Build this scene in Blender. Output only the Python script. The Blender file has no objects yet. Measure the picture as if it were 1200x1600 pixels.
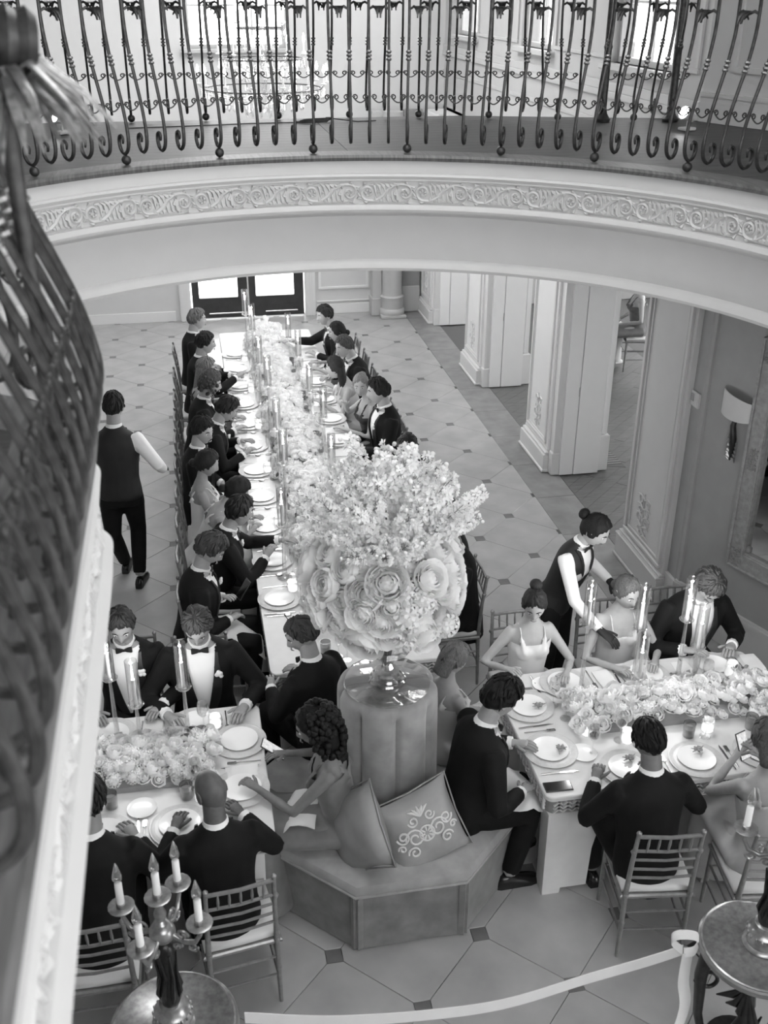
import bpy, math, random
import numpy as np
from mathutils import Vector, Matrix, Euler
random.seed(7); rng = np.random.default_rng(7)
PI = math.pi
scene = bpy.context.scene
COL = scene.collection

# ---------------------------------------------------------------- camera
cam_d = bpy.data.cameras.new('camera'); cam = bpy.data.objects.new('camera', cam_d); COL.objects.link(cam)
cam_d.sensor_fit = 'VERTICAL'; cam_d.sensor_height = 36.0; cam_d.sensor_width = 27.0
cam_d.lens = 1633.79 / 1600 * 36; cam_d.clip_start = 0.05; cam_d.clip_end = 100
FW = Vector((0.16459143, 0.87670644, -0.45199057)); RT = Vector((0.98312551, -0.18290378, 0.00323262)); UP = Vector((0.07983672, 0.44489552, 0.89201686))
CAMLOC = Vector((-2.93784, -8.07780, 4.74316))
cam.matrix_world = Matrix(((RT.x, UP.x, -FW.x, CAMLOC.x), (RT.y, UP.y, -FW.y, CAMLOC.y), (RT.z, UP.z, -FW.z, CAMLOC.z), (0, 0, 0, 1)))
cam_d.dof.use_dof = True; cam_d.dof.focus_distance = 8.0; cam_d.dof.aperture_fstop = 4.0
scene.camera = cam

# ---------------------------------------------------------------- world, exposure
world = bpy.data.worlds.new('world'); scene.world = world; world.use_nodes = True
bg = world.node_tree.nodes['Background']; bg.inputs[0].default_value = (1, 1, 1, 1); bg.inputs[1].default_value = 2.6
scene.view_settings.view_transform = 'Standard'; scene.view_settings.look = 'None'
scene.view_settings.gamma = 1.0; scene.view_settings.use_curve_mapping = False
scene.view_settings.exposure = 1.55
scene.cycles.max_bounces = 8; scene.cycles.diffuse_bounces = 6; scene.cycles.transparent_max_bounces = 14
scene.cycles.caustics_reflective = False; scene.cycles.caustics_refractive = False
CANDLE_W = 1.9

# ---------------------------------------------------------------- materials
MATS = {}
def mat(name, v=0.5, rough=0.5, metal=0.0, var=0.0, scale=8.0, bump=0.0, bscale=60.0, spec=0.5, stretch=None, emit=0.0, sheen=0.0, coat=0.0, detail=4.0):
    if name in MATS: return MATS[name]
    m = bpy.data.materials.new(name); m.use_nodes = True; nt = m.node_tree; b = nt.nodes['Principled BSDF']
    b.inputs['Base Color'].default_value = (v, v, v, 1); b.inputs['Roughness'].default_value = rough; b.inputs['Metallic'].default_value = metal
    b.inputs['Specular IOR Level'].default_value = spec; b.inputs['Sheen Weight'].default_value = sheen; b.inputs['Coat Weight'].default_value = coat
    if emit: b.inputs['Emission Color'].default_value = (1, 1, 1, 1); b.inputs['Emission Strength'].default_value = emit
    tc = nt.nodes.new('ShaderNodeTexCoord'); mp = nt.nodes.new('ShaderNodeMapping')
    nt.links.new(tc.outputs['Object'], mp.inputs[0])
    if stretch: mp.inputs['Scale'].default_value = stretch
    n = nt.nodes.new('ShaderNodeTexNoise'); n.inputs['Scale'].default_value = scale; n.inputs['Detail'].default_value = detail
    nt.links.new(mp.outputs[0], n.inputs['Vector'])
    r = nt.nodes.new('ShaderNodeMapRange'); r.inputs['From Min'].default_value = .25; r.inputs['From Max'].default_value = .75
    r.inputs['To Min'].default_value = max(0, v - var); r.inputs['To Max'].default_value = v + var
    nt.links.new(n.outputs['Fac'], r.inputs[0]); c = nt.nodes.new('ShaderNodeCombineColor')
    for i in range(3): nt.links.new(r.outputs[0], c.inputs[i])
    nt.links.new(c.outputs[0], b.inputs['Base Color'])
    if bump:
        n2 = nt.nodes.new('ShaderNodeTexNoise'); n2.inputs['Scale'].default_value = bscale; n2.inputs['Detail'].default_value = 3
        nt.links.new(mp.outputs[0], n2.inputs['Vector']); bp = nt.nodes.new('ShaderNodeBump'); bp.inputs['Strength'].default_value = bump
        nt.links.new(n2.outputs['Fac'], bp.inputs['Height']); nt.links.new(bp.outputs[0], b.inputs['Normal'])
    MATS[name] = m; return m
def glass(name, tint=0.95, refl=0.9, rough=0.03, base=0.06):
    m = bpy.data.materials.new(name); m.use_nodes = True; nt = m.node_tree; nt.nodes.remove(nt.nodes['Principled BSDF'])
    out = nt.nodes['Material Output']; tr = nt.nodes.new('ShaderNodeBsdfTransparent'); tr.inputs[0].default_value = (tint, tint, tint, 1)
    gl = nt.nodes.new('ShaderNodeBsdfGlossy'); gl.inputs[0].default_value = (refl, refl, refl, 1); gl.inputs['Roughness'].default_value = rough
    lw = nt.nodes.new('ShaderNodeLayerWeight'); lw.inputs[0].default_value = .35
    ma = nt.nodes.new('ShaderNodeMath'); ma.operation = 'MULTIPLY_ADD'; ma.inputs[1].default_value = .6; ma.inputs[2].default_value = base
    mx = nt.nodes.new('ShaderNodeMixShader'); nt.links.new(lw.outputs['Facing'], ma.inputs[0]); nt.links.new(ma.outputs[0], mx.inputs[0])
    nt.links.new(tr.outputs[0], mx.inputs[1]); nt.links.new(gl.outputs[0], mx.inputs[2]); nt.links.new(mx.outputs[0], out.inputs[0])
    MATS[name] = m; return m
def petalmat(name, v, trans=0.35):
    m = bpy.data.materials.new(name); m.use_nodes = True; nt = m.node_tree; nt.nodes.remove(nt.nodes['Principled BSDF'])
    out = nt.nodes['Material Output']; d = nt.nodes.new('ShaderNodeBsdfDiffuse'); t = nt.nodes.new('ShaderNodeBsdfTranslucent')
    oi = nt.nodes.new('ShaderNodeObjectInfo'); r = nt.nodes.new('ShaderNodeMapRange'); r.inputs['To Min'].default_value = v - .08; r.inputs['To Max'].default_value = v + .04
    nt.links.new(oi.outputs['Random'], r.inputs[0]); c = nt.nodes.new('ShaderNodeCombineColor')
    for i in range(3): nt.links.new(r.outputs[0], c.inputs[i])
    nt.links.new(c.outputs[0], d.inputs[0]); nt.links.new(c.outputs[0], t.inputs[0])
    mx = nt.nodes.new('ShaderNodeMixShader'); mx.inputs[0].default_value = trans
    nt.links.new(d.outputs[0], mx.inputs[1]); nt.links.new(t.outputs[0], mx.inputs[2]); nt.links.new(mx.outputs[0], out.inputs[0])
    MATS[name] = m; return m
mat('tile', .37, .28, var=.07, scale=3.0, detail=8, spec=.45); mat('tile_dot', .14, .3, var=.03); mat('grout', .13, .8)
mat('border_stone', .22, .3, var=.06, scale=5, detail=7); mat('plank', .12, .28, var=.06, scale=6, stretch=(1, 12, 1), detail=6); mat('plank_dark', .028, .5, var=.03, scale=5, stretch=(1, 14, 1), detail=6)
mat('nosing', .09, .45, var=.05, scale=5, stretch=(14, 1.2, 1), detail=6); mat('wall_white', .80, .55, var=.01); mat('trim_white', .72, .5, var=.01); mat('wall_far', .60, .6, var=.01); mat('wall', .46, .6, var=.01, bump=.03, bscale=200); mat('trim', .47, .45, var=.01); mat('wall_shade', .28, .6, var=.015, bump=.04, bscale=180); mat('plaster_relief', .45, .55, var=.05, scale=30)  # wall_shade: darker copy of wall with the shade put into its colour
mat('iron', .03, .42, metal=.25, var=.02, scale=40, bump=.1); mat('iron_gold', .22, .35, metal=.6, var=.12, scale=60, bump=.15, bscale=90); mat('door_dark', .035, .35, var=.01); mat('metal', .6, .25, metal=1.0)
mat('table', .70, .4, var=.03, scale=12, detail=6); mat('carving', .24, .6, var=.04, scale=20); mat('carving_light', .58, .5, var=.04, scale=20); mat('chair', .26, .34, metal=.4, var=.05, scale=30); mat('cushion', .62, .8, var=.03)
mat('velvet', .29, .75, var=.06, scale=10, bump=.25, bscale=220, sheen=.5, detail=6); mat('velvet_skirt', .17, .85, var=.05, scale=9, bump=.3, bscale=260, sheen=.3); mat('silk', .28, .42, var=.06, scale=5); mat('embroidery', .62, .6, var=.05, bump=.2)
mat('tux', .005, .8, var=.003, spec=.25); mat('satin', .012, .45, var=.004); mat('shirt', .80, .7, var=.02); mat('shoe', .012, .25); mat('vest', .009, .7, var=.004)
mat('china', .90, .22, var=.015); mat('charger', .60, .3, var=.05, scale=50); mat('steel', .55, .18, metal=1.0); mat('napkin', .80, .8, var=.02); mat('wax', .86, .5, var=.01); mat('flame', 1, .5, emit=9.0); mat('glow_wax', .9, .5, emit=.7)
mat('phone', .012, .12, spec=.8); mat('phone_case', .03, .4); mat('screen', .2, .2, emit=.22, var=.18, scale=60); mat('leaf', .30, .5, var=.05); mat('stem', .10, .6, var=.03); mat('twig', .14, .7, var=.03)
mat('dark_drink', .06, .1); mat('liquid', .38, .08); mat('lips', .20, .4); mat('eye_white', .6, .3); mat('iris', .02, .2); mat('brow', .05, .8); mat('bronze', .028, .35, metal=.5, var=.012, scale=30, bump=.15); mat('gilt', .33, .3, metal=.65, var=.1, scale=40, bump=.1); mat('stand_top', .24, .22, metal=.5, var=.05)
mat('ribbon', .74, .5, var=.03); mat('shade', .5, .7, var=.02); mat('mirror', .85, .02, metal=1.0); mat('frame_wood', .26, .5, var=.06, scale=30, bump=.15); mat('bulb_glass', .45, .1, var=.05); mat('lamp_on', 1, .5, emit=9.0); mat('grille', .10, .5); mat('wire', .05, .5)
glass('glass', .96, .95, .02, .05); glass('crystal', .90, 1.0, .05, .16); glass('pane', .97, .8, .01, .02); glass('tinted', .62, .9, .03, .06)
petalmat('petal', .94, .25); petalmat('petal_small', .94, .30)
def skin(v):
    v = v * .82
    return mat('skin_%02d' % int(v * 100), v, .5, var=.02, scale=30, spec=.35)
def hairm(v): return mat('hair_%03d' % int(v * 1000), v, .6, var=v * .5, scale=40, stretch=(6, 6, .5), bump=.5, bscale=120, spec=.18)
def cloth(v): return mat('cloth_%02d' % int(v * 100), v, .6, var=.03, scale=12, sheen=.2)

# ---------------------------------------------------------------- mesh helpers
def V(*a): return np.array(a, float)
def norm(v): v = np.asarray(v, float); return v / (np.linalg.norm(v) + 1e-12)
class MB:
    def __init__(s): s.v = []; s.f = []; s.m = []; s.M = None
    def add(s, vs, fs, mi=0):
        o = len(s.v)
        if s.M is not None: vs = [tuple(s.M @ Vector(tuple(float(c) for c in p))) for p in vs]
        s.v.extend([tuple(float(c) for c in p) for p in vs]); s.f.extend([tuple(o + i for i in f) for f in fs]); s.m.extend([mi] * len(fs)); return s
    def box(s, x0, x1, y0, y1, z0, z1, mi=0, bev=0.0):
        if bev:
            b = bev; vs = []
            for z, e in ((z0, b), (z0 + b, 0), (z1 - b, 0), (z1, b)):
                vs += [(x0 + e, y0 + e, z), (x1 - e, y0 + e, z), (x1 - e, y1 - e, z), (x0 + e, y1 - e, z)]
            fs = [(3, 2, 1, 0), (12, 13, 14, 15)] + [(4 * k + i, 4 * k + (i + 1) % 4, 4 * k + 4 + (i + 1) % 4, 4 * k + 4 + i) for k in range(3) for i in range(4)]
            return s.add(vs, fs, mi)
        return s.add([(x, y, z) for z in (z0, z1) for x, y in ((x0, y0), (x1, y0), (x1, y1), (x0, y1))], [(3, 2, 1, 0), (4, 5, 6, 7), (0, 1, 5, 4), (1, 2, 6, 5), (2, 3, 7, 6), (3, 0, 4, 7)], mi)
    def prism(s, poly, z0, z1, bev=0.0, mi=0):
        n = len(poly); P = [tuple(p) for p in poly]
        if bev:
            cx = sum(p[0] for p in P) / n; cy = sum(p[1] for p in P) / n
            ins = []
            for p in P:
                d = math.hypot(p[0] - cx, p[1] - cy) or 1; k = max(0, 1 - bev / d); ins.append((cx + (p[0] - cx) * k, cy + (p[1] - cy) * k))
            vs = [(x, y, z0) for x, y in P] + [(x, y, z1 - bev) for x, y in P] + [(x, y, z1) for x, y in ins]
            fs = [tuple(range(2 * n, 3 * n))] + [(k * n + i, k * n + (i + 1) % n, (k + 1) * n + (i + 1) % n, (k + 1) * n + i) for k in range(2) for i in range(n)]
        else:
            vs = [(x, y, z0) for x, y in P] + [(x, y, z1) for x, y in P]
            fs = [tuple(range(n, 2 * n)), tuple(range(n - 1, -1, -1))] + [(i, (i + 1) % n, n + (i + 1) % n, n + i) for i in range(n)]
        return s.add(vs, fs, mi)
    def loft(s, rings, mi=0, cap=True, closed=False):
        n = len(rings[0]); vs = [p for r in rings for p in r]; k = len(rings); fs = []
        for j in range(k if closed else k - 1):
            a = j * n; b = ((j + 1) % k) * n
            fs += [(a + i, a + (i + 1) % n, b + (i + 1) % n, b + i) for i in range(n)]
        if cap and not closed: fs += [tuple(range(n - 1, -1, -1)), tuple(range((k - 1) * n, k * n))]
        return s.add(vs, fs, mi)
    def tube(s, path, r, n=6, mi=0, cap=True, flat=1.0, up=None, closed=False):
        P = [V(*p) for p in path]; k = len(P); rr = [r] * k if np.isscalar(r) else list(r)
        T = [norm((P[(i + 1) % k] - P[i - 1]) if closed else (P[min(i + 1, k - 1)] - P[max(i - 1, 0)])) for i in range(k)]
        u = V(*up) if up is not None else (V(0, 0, 1) if abs(T[0][2]) < .9 else V(1, 0, 0))
        rings = []; nx = norm(np.cross(u, T[0]) if np.linalg.norm(np.cross(u, T[0])) > 1e-6 else np.cross(V(0, 1, 0), T[0]))
        for i in range(k):
            if up is not None:
                c = np.cross(u, T[i]); nx = norm(c) if np.linalg.norm(c) > 1e-4 else nx
            else: nx = norm(nx - T[i] * nx.dot(T[i]))
            ny = np.cross(T[i], nx)
            rings.append([P[i] + rr[i] * (math.cos(a) * nx + flat * math.sin(a) * ny) for a in [2 * PI * j / n for j in range(n)]])
        return s.loft(rings, mi, cap, closed)
    def lathe(s, prof, n=12, c=(0, 0, 0), mi=0, cap=True, sx=1.0, sy=1.0):
        return s.loft([[(c[0] + sx * r * math.cos(2 * PI * j / n), c[1] + sy * r * math.sin(2 * PI * j / n), c[2] + z) for j in range(n)] for r, z in prof], mi, cap)
    def ball(s, c, rx, ry=None, rz=None, n=8, k=5, mi=0):
        ry = ry or rx; rz = rz or rx
        pr = [(math.cos(-PI / 2 + PI * i / k), math.sin(-PI / 2 + PI * i / k)) for i in range(k + 1)]
        pr[0] = (.02, -1); pr[-1] = (.02, 1)
        return s.loft([[(c[0] + rx * q * math.cos(2 * PI * j / n), c[1] + ry * q * math.sin(2 * PI * j / n), c[2] + rz * z) for j in range(n)] for q, z in pr], mi)
    def mesh(s, name, mats, smooth=None):
        me = bpy.data.meshes.new(name); me.from_pydata(s.v, [], s.f)
        if not isinstance(mats, (list, tuple)): mats = [mats]
        for m in mats: me.materials.append(MATS[m] if isinstance(m, str) else m)
        if len(mats) > 1: me.polygons.foreach_set('material_index', s.m)
        if smooth is not None:
            me.polygons.foreach_set('use_smooth', [True] * len(me.polygons))
            if smooth < 180: me.set_sharp_from_angle(angle=math.radians(smooth))
        me.update(); return me
    def build(s, name, mats, parent=None, smooth=None, loc=None):
        return obj(name, s.mesh(name, mats, smooth), parent, loc)
def obj(name, me, parent=None, loc=None, rot=None, scale=None):
    o = bpy.data.objects.new(name, me); COL.objects.link(o)
    if parent is not None: o.parent = parent
    if loc is not None: o.location = loc
    if rot is not None: o.rotation_euler = rot
    if scale is not None: o.scale = scale if not np.isscalar(scale) else (scale,) * 3
    return o
def tag(o, label=None, cat=None, group=None, kind=None):
    for k, v in (('label', label), ('category', cat), ('group', group), ('kind', kind)):
        if v: o[k] = v
    return o
def thing(name, label, cat, loc=(0, 0, 0), rz=0.0, group=None):
    o = obj(name, None, None, loc, (0, 0, rz)); o.empty_display_size = .1; return tag(o, label, cat, group)
def copy_tree(o, parent=None):
    c = o.copy(); COL.objects.link(c)
    if parent is not None: c.parent = parent
    for ch in list(o.children): copy_tree(ch, c)
    return c
def clip(poly, nx, ny, d):
    out = []
    for i in range(len(poly)):
        a, b = poly[i - 1], poly[i]; da = nx * a[0] + ny * a[1] - d; db = nx * b[0] + ny * b[1] - d
        if (da <= 0) != (db <= 0):
            t = da / (da - db); out.append((a[0] + t * (b[0] - a[0]), a[1] + t * (b[1] - a[1])))
        if db <= 0: out.append(b)
    return out
def rotm(rz, loc=(0, 0, 0)): return Matrix.Translation(loc) @ Matrix.Rotation(rz, 4, 'Z')
def struct(name, mb, mats, smooth=None, label=None, parent=None):
    o = mb.build(name, mats, parent, smooth)
    if parent is None: o['kind'] = 'structure'
    if label: o['label'] = label
    return o
# ================================================================ STRUCTURE
D = .82
fl = struct('floor', MB().box(-5.7, 6, -9.7, 8.4, -.12, -.012), 'grout', label='pale stone tile floor with small dark square insets')
H, G = .046, .0022
octo = [(D/2-H, H-G), (H-G, D/2-H), (-H+G, D/2-H), (-D/2+H, H-G), (-D/2+H, -H+G), (-H+G, -D/2+H), (H-G, -D/2+H), (D/2-H, -H+G)]
tile_me = MB().prism(octo, -.02, 0, .002).mesh('tile', 'tile')
dot_me = MB().prism([(-H+G, -H+G), (H-G, -H+G), (H-G, H-G), (-H+G, H-G)], -.02, -.0005, .002).mesh('inset_tile', 'tile_dot')
XB = .392
def put_tile(cx, cy):
    if cx - D/2 > XB or cx < -5.2 or cy < -6.3: return
    if cx + D/2 > XB or cy + D/2 > 8.2:
        p = clip([(cx + x, cy + y) for x, y in octo], 1, 0, XB); p = clip(p, 0, 1, 8.2) if p else p
        if len(p) >= 3: MB().prism(p, -.02, 0, .002).build('tile', 'tile', fl)
    else: obj('tile', tile_me, fl, (cx, cy, 0), (0, 0, random.choice((0, PI/2, PI, -PI/2))))
for k in range(-7, 2):
    for m in range(-8, 11):
        put_tile((k + .5) * D, m * D); put_tile(k * D, (m + .5) * D)
        for (x, y) in ((k * D, m * D), ((k + .5) * D, (m + .5) * D)):
            if -4.95 < x < XB - .05 and -6.3 < y < 8.1: obj('inset_tile', dot_me, fl, (x, y, 0))
for i in range(22):
    y0 = -9.5 + i * .82; MB().box(XB + .003, .812, y0, min(y0 + .816, 8.2), -.02, 0, bev=.002).build('border_slab', 'border_stone', fl)
for (a, b_, c_, d_) in ((.815, 3.2, -9.5, -.16),): 
    for i in range(3):
        for j in range(8): MB().box(a + i * .8, a + i * .8 + .796, d_ - (j + 1) * .82, d_ - j * .82 - .004, -.02, 0, bev=.002).build('border_slab', 'border_stone', fl)
MB().box(-5.7, -5.2, -9.7, 8.2, -.02, -.001).box(-5.2, .39, -9.7, -6.6, -.02, -.001).build('outer_paving', 'tile', fl)  # unseen plain floor, added to bounce light as the tiles do
# timber floor of the side rooms, laid on the diagonal
for i in range(70):
    u0 = -3.2 + i * .125
    for j in range(3):
        w0 = 0.2 + j * 2.35 + (i % 3) * .55 - 1.2
        q = [(u0, w0), (u0 + .123, w0), (u0 + .123, w0 + 2.345), (u0, w0 + 2.345)]
        p = [((a + b) * .7071 + .8, (b - a) * .7071) for a, b in q]
        for cl in ((-1, 0, -.815), (1, 0, 3.3), (0, -1, .155), (0, 1, 8.2)):
            p = clip(p, *cl) if len(p) >= 3 else p
        if len(p) >= 3: MB().prism(p, -.02, 0, .0015).build('floor_plank', 'plank', fl)

# ---- piers between the hall and the side rooms
def relief(seed, w, h, n=9, r=.009):
    rr = random.Random(seed); mb = MB()
    def sc(cx, cy, R, a0, turns, sgn, rad):
        pts = []
        for i in range(14):
            t = i / 13; q = R * (1 - .8 * t); a = a0 + sgn * turns * 2 * PI * t; pts.append((cx + q * math.cos(a), 0, cy + q * math.sin(a)))
        mb.tube(pts, [rad * (1 - .5 * i / 13) for i in range(14)], 5)
    for s in (-1, 1):
        for k in range(4):
            z = -h/2 + h * (k + .6) / 4.4; ww = w * (.34 - .05 * abs(k - 1.5)); sc(s * ww * .62, z, ww * .5, PI/2 if s > 0 else PI/2, 1.1, -s if k % 2 else s, r)
        for k in range(5):
            z = -h/2 + h * k / 4.6; mb.tube([(s * .01, 0, z), (s * w * .2, .0, z + h * .06), (s * w * .38, 0, z + h * .02)], [r * .9, r * 1.2, r * .3], 5)
    mb.tube([(0, 0, -h/2), (.006, 0, -h * .2), (-.006, 0, h * .15), (0, 0, h/2)], [r * 1.4, r, r, r * .5], 6)
    for k in range(4): mb.ball((0, 0, -h/2 + h * (k + .5) / 4), r * 1.8, r * 1.4, r * 2.2, 6, 4)
    return mb
relief_me = relief(1, .34, .40).mesh('relief_ornament', 'plaster_relief', 60); relief_w = relief(1, .34, .40).mesh('relief_ornament', 'trim_white', 60)
def frame_x(mb, X, y0, y1, z0, z1, w, d):   # a raised rectangular moulding on a wall that faces -X
    for a, b, c, e in ((y0, y1, z0, z0 + w), (y0, y1, z1 - w, z1), (y0, y0 + w, z0 + w, z1 - w), (y1 - w, y1, z0 + w, z1 - w)): mb.box(X - d, X + .005, a, b, c, e, bev=d * .4)
def pier(name, y0, y1, label, near=True):
    o = struct(name, MB().box(.76, 1.24, y0 + .02, y1, 0, 3.06), 'wall_white', label=label)
    mb = MB().box(.655, .80, y0 + .10, y1 + .02, 0, .20, bev=.004).box(.64, .80, y0 + .085, y1 + .03, 0, .035, bev=.008).box(.675, .80, y0 + .11, y1 + .01, .20, .235, bev=.01).box(.70, .80, y0 + .12, y1, .235, .265, bev=.008)
    mb.build('plinth', 'trim_white', o)
    MB().box(.705, .77, y0 + .13, y1 - .01, .25, 3.06, bev=.006).build('pilaster_face', 'wall_white', o)
    mb = MB(); frame_x(mb, .705, y0 + .19, y1 - .06, .29, 3.0, .035, .018); frame_x(mb, .705, y0 + .235, y1 - .105, .335, 2.95, .012, .010); mb.build('panel_moulding', 'trim_white', o)
    obj('relief_ornament', relief_w, o, (.70, (y0 + .13 + y1) / 2, .57), (0, 0, -PI/2), (.9, 1, .95))
    MB().box(.73, .80, y0 + .005, y0 + .13, 0, 3.06, bev=.01).build('casing', 'trim_white', o)
    MB().box(.715, .81, y0 - .005, y0 + .10, 0, .26, bev=.01).build('casing_block', 'trim_white', o)
    # the jamb with its two folded door leaves, facing the near end of the hall
    MB().box(.80, .951, y0 - .03, y0 + .03, .01, 3.06, bev=.004).build('door_leaf', 'wall_white', o)
    MB().box(.957, 1.235, y0 - .035, y0 + .03, .01, 3.06, bev=.004).build('door_leaf', 'wall_white', o)
    MB().box(.944, .948, y0 - .034, y0 - .02, .9, 1.0).build('flush_pull', 'metal', o)
    MB().box(1.25, 1.36, y0 + .02, y0 + .16, 0, .42, bev=.012).box(1.27, 1.33, y0 + .04, y0 + .14, .42, 3.06, bev=.008).build('side_room_casing', 'trim_white', o)
    return o
pier('wall_pier_1', 1.66, 2.56, 'white panelled pier with plaster relief nearest the side doorway')
pier('wall_pier_2', 4.44, 5.36, 'white panelled pier with plaster relief in the middle of the arcade')
pier('wall_pier_3', 7.26, 8.15, 'white panelled pier at the far end of the arcade')
# wide pilaster ending the arcade on the near side
o = struct('wall_pilaster', MB().box(.79, 1.3, -.98, -.12, 0, 3.06), 'trim', label='wide white pilaster with moulded panel beside the grey wall')
MB().box(.745, .82, -.985, -.09, 0, .22, bev=.004).box(.735, .82, -.995, -.08, 0, .03, bev=.006).box(.735, .82, -.99, -.085, .22, .245, bev=.008).box(.765, .82, -.985, -.10, .245, .27, bev=.006).build('plinth', 'trim', o)
mb = MB(); frame_x(mb, .79, -.93, -.16, .30, 3.0, .04, .022); frame_x(mb, .79, -.865, -.225, .36, 2.94, .018, .012); mb.build('panel_moulding', 'trim', o)
obj('relief_ornament', relief_me, o, (.785, -.50, .60), (0, 0, -PI/2), (1.05, 1, 1.0))
MB().box(1.24, 1.30, -.14, -.08, 0, 3.06, bev=.006).build('casing', 'trim', o)
# right-hand wall: a short flat piece and then an angled run towards the viewer
WA = V(.835, -1.155, 0); WD = norm(V(.40, -1, 0)); WN = V(WD[1], -WD[0], 0)   # WN points into the room
def wpt(s, off=0.0, z=0.0): p = WA + WD * s + WN * off; return (p[0], p[1], z)
def wprism(s0, s1, o0, o1, z0, z1, mb=None, bev=0):
    mb = mb or MB(); return mb.prism([wpt(s0, o0)[:2], wpt(s1, o0)[:2], wpt(s1, o1)[:2], wpt(s0, o1)[:2]], z0, z1, bev)
wr = struct('wall_right', wprism(-.02, 5.6, 0, -.2, 0, 3.06).box(.835, 1.2, -1.2, -.96, 0, 3.06), 'wall_shade', label='plain side wall with tall baseboard, shade put into its grey')
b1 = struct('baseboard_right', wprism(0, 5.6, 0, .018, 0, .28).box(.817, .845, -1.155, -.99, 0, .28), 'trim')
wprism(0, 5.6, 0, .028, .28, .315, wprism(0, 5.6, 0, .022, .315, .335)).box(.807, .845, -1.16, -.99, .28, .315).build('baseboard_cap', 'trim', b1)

# ---- back wall, doors, upper window
wb = MB()
for x0, x1, z0, z1 in ((-5.7, -2.95, 0, 6.6), (-1.17, 1.2, 0, 6.6), (-2.95, -1.17, 2.5, 3.9), (-2.95, -2.72, 3.9, 6.6), (-1.33, -1.17, 3.9, 6.6), (-2.72, -1.33, 6.1, 6.6)): wb.box(x0, x1, 8.2, 8.45, z0, z1)
wb = struct('wall_back', wb, 'wall_far', label='white panelled end wall behind the long table')
MB().box(-5.6, -3.2, 8.18, 8.2, 0, .16, bev=.004).box(-.98, -.1, 8.18, 8.2, 0, .16, bev=.004).build('baseboard', 'trim_white', wb)
mb = MB()
for x0, x1, z0, z1 in ((-.95, -.15, .40, .44), (-.95, -.91, .44, 2.5), (-.19, -.15, .44, 2.5), (-.98, -.1, .2, .215)): mb.box(x0, x1, 8.175, 8.205, z0, z1, bev=.006)
mb.build('panel_moulding', 'trim_white', wb)
for x in (-3.12, -1.17):
    mb = MB().box(x, x + .16, 8.13, 8.2, 0, 2.6, bev=.012)
    for k in (.03, .075, .12): mb.box(x + k, x + k + .018, 8.115, 8.14, 0, 2.6, bev=.004)
    mb.build('door_casing', 'trim_white', wb)
for n, (x0, x1) in enumerate(((-2.93, -2.07), (-2.05, -1.19))):
    o = struct('door_%d' % (n + 1), MB().box(x0, x0 + .11, 8.19, 8.25, .02, 2.45).box(x1 - .15, x1, 8.19, 8.25, .02, 2.45).box(x0 + .11, x1 - .15, 8.19, 8.25, .02, .34).box(x0 + .11, x1 - .15, 8.19, 8.25, 2.25, 2.45), 'door_dark', label=('left' if n == 0 else 'right') + ' leaf of the dark glazed double door')
    MB().box(x0 + .11, x1 - .15, 8.215, 8.225, .34, 2.25).build('pane', 'pane', o)
    MB().box(x0 + .095, x0 + .112, 8.18, 8.2, .325, 2.26).box(x1 - .152, x1 - .135, 8.18, 8.2, .325, 2.26).box(x0 + .11, x1 - .15, 8.18, 8.2, .325, .342).build('glazing_bead', 'door_dark', o)
    MB().box(x0 + .25, x1 - (.02 if n == 0 else .1), 8.165, 8.19, .085, .105, bev=.004).build('kick_bar', 'metal', o)
mb = MB().tube([(-2.06, 8.17, .2), (-2.06, 8.17, 1.2)], .012, 6); mb.build('door_handle', 'metal', bpy.data.objects['door_1'])
MB().ball((-2.12, 8.16, .27), .022, n=8).ball((-2.12, 8.16, .20), .018, n=8).build('bolt_knob', 'iron', bpy.data.objects['door_1'])
def window(name, axis, a0, a1, z0, z1, pos, nx, nz, label):
    mb = MB(); w = .05
    def B(p0, p1, q0, q1, d0=-.04, d1=.04):
        if axis == 'y': mb.box(p0, p1, pos + d0, pos + d1, q0, q1)
        else: mb.box(pos + d0, pos + d1, p0, p1, q0, q1)
    B(a0, a1, z0, z0 + w); B(a0, a1, z1 - w, z1); B(a0, a0 + w, z0 + w, z1 - w); B(a1 - w, a1, z0 + w, z1 - w)
    o = struct(name, mb, 'trim', label=label)
    for i in range(1, nx):
        mb = MB(); x = a0 + (a1 - a0) * i / nx; B(x - .012, x + .012, z0 + w, z1 - w, -.02, .02); mb.build('glazing_bar', 'trim', o)
    for i in range(1, nz):
        mb = MB(); z = z0 + (z1 - z0) * i / nz; B(a0 + w, a1 - w, z - .012, z + .012, -.018, .018); mb.build('glazing_bar', 'trim', o)
    for i in range(nx):
        for j in range(nz):
            mb = MB(); B(a0 + (a1 - a0) * i / nx + .02, a0 + (a1 - a0) * (i + 1) / nx - .02, z0 + (z1 - z0) * j / nz + .02, z0 + (z1 - z0) * (j + 1) / nz - .02, -.003, .003); mb.build('pane', 'pane', o)
    mb = MB()
    if axis == 'y': mb.box(a0 - .1, a1 + .1, pos - .18, pos, z0 - .06, z0, bev=.01)
    else: mb.box(pos - .18, pos, a0 - .1, a1 + .1, z0 - .06, z0, bev=.01)
    mb.build('window_sill', 'trim', o); return o
window('window_1', 'y', -2.72, -1.33, 3.9, 6.1, 8.28, 3, 4, 'tall bright upper window above the dark double door')
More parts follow.
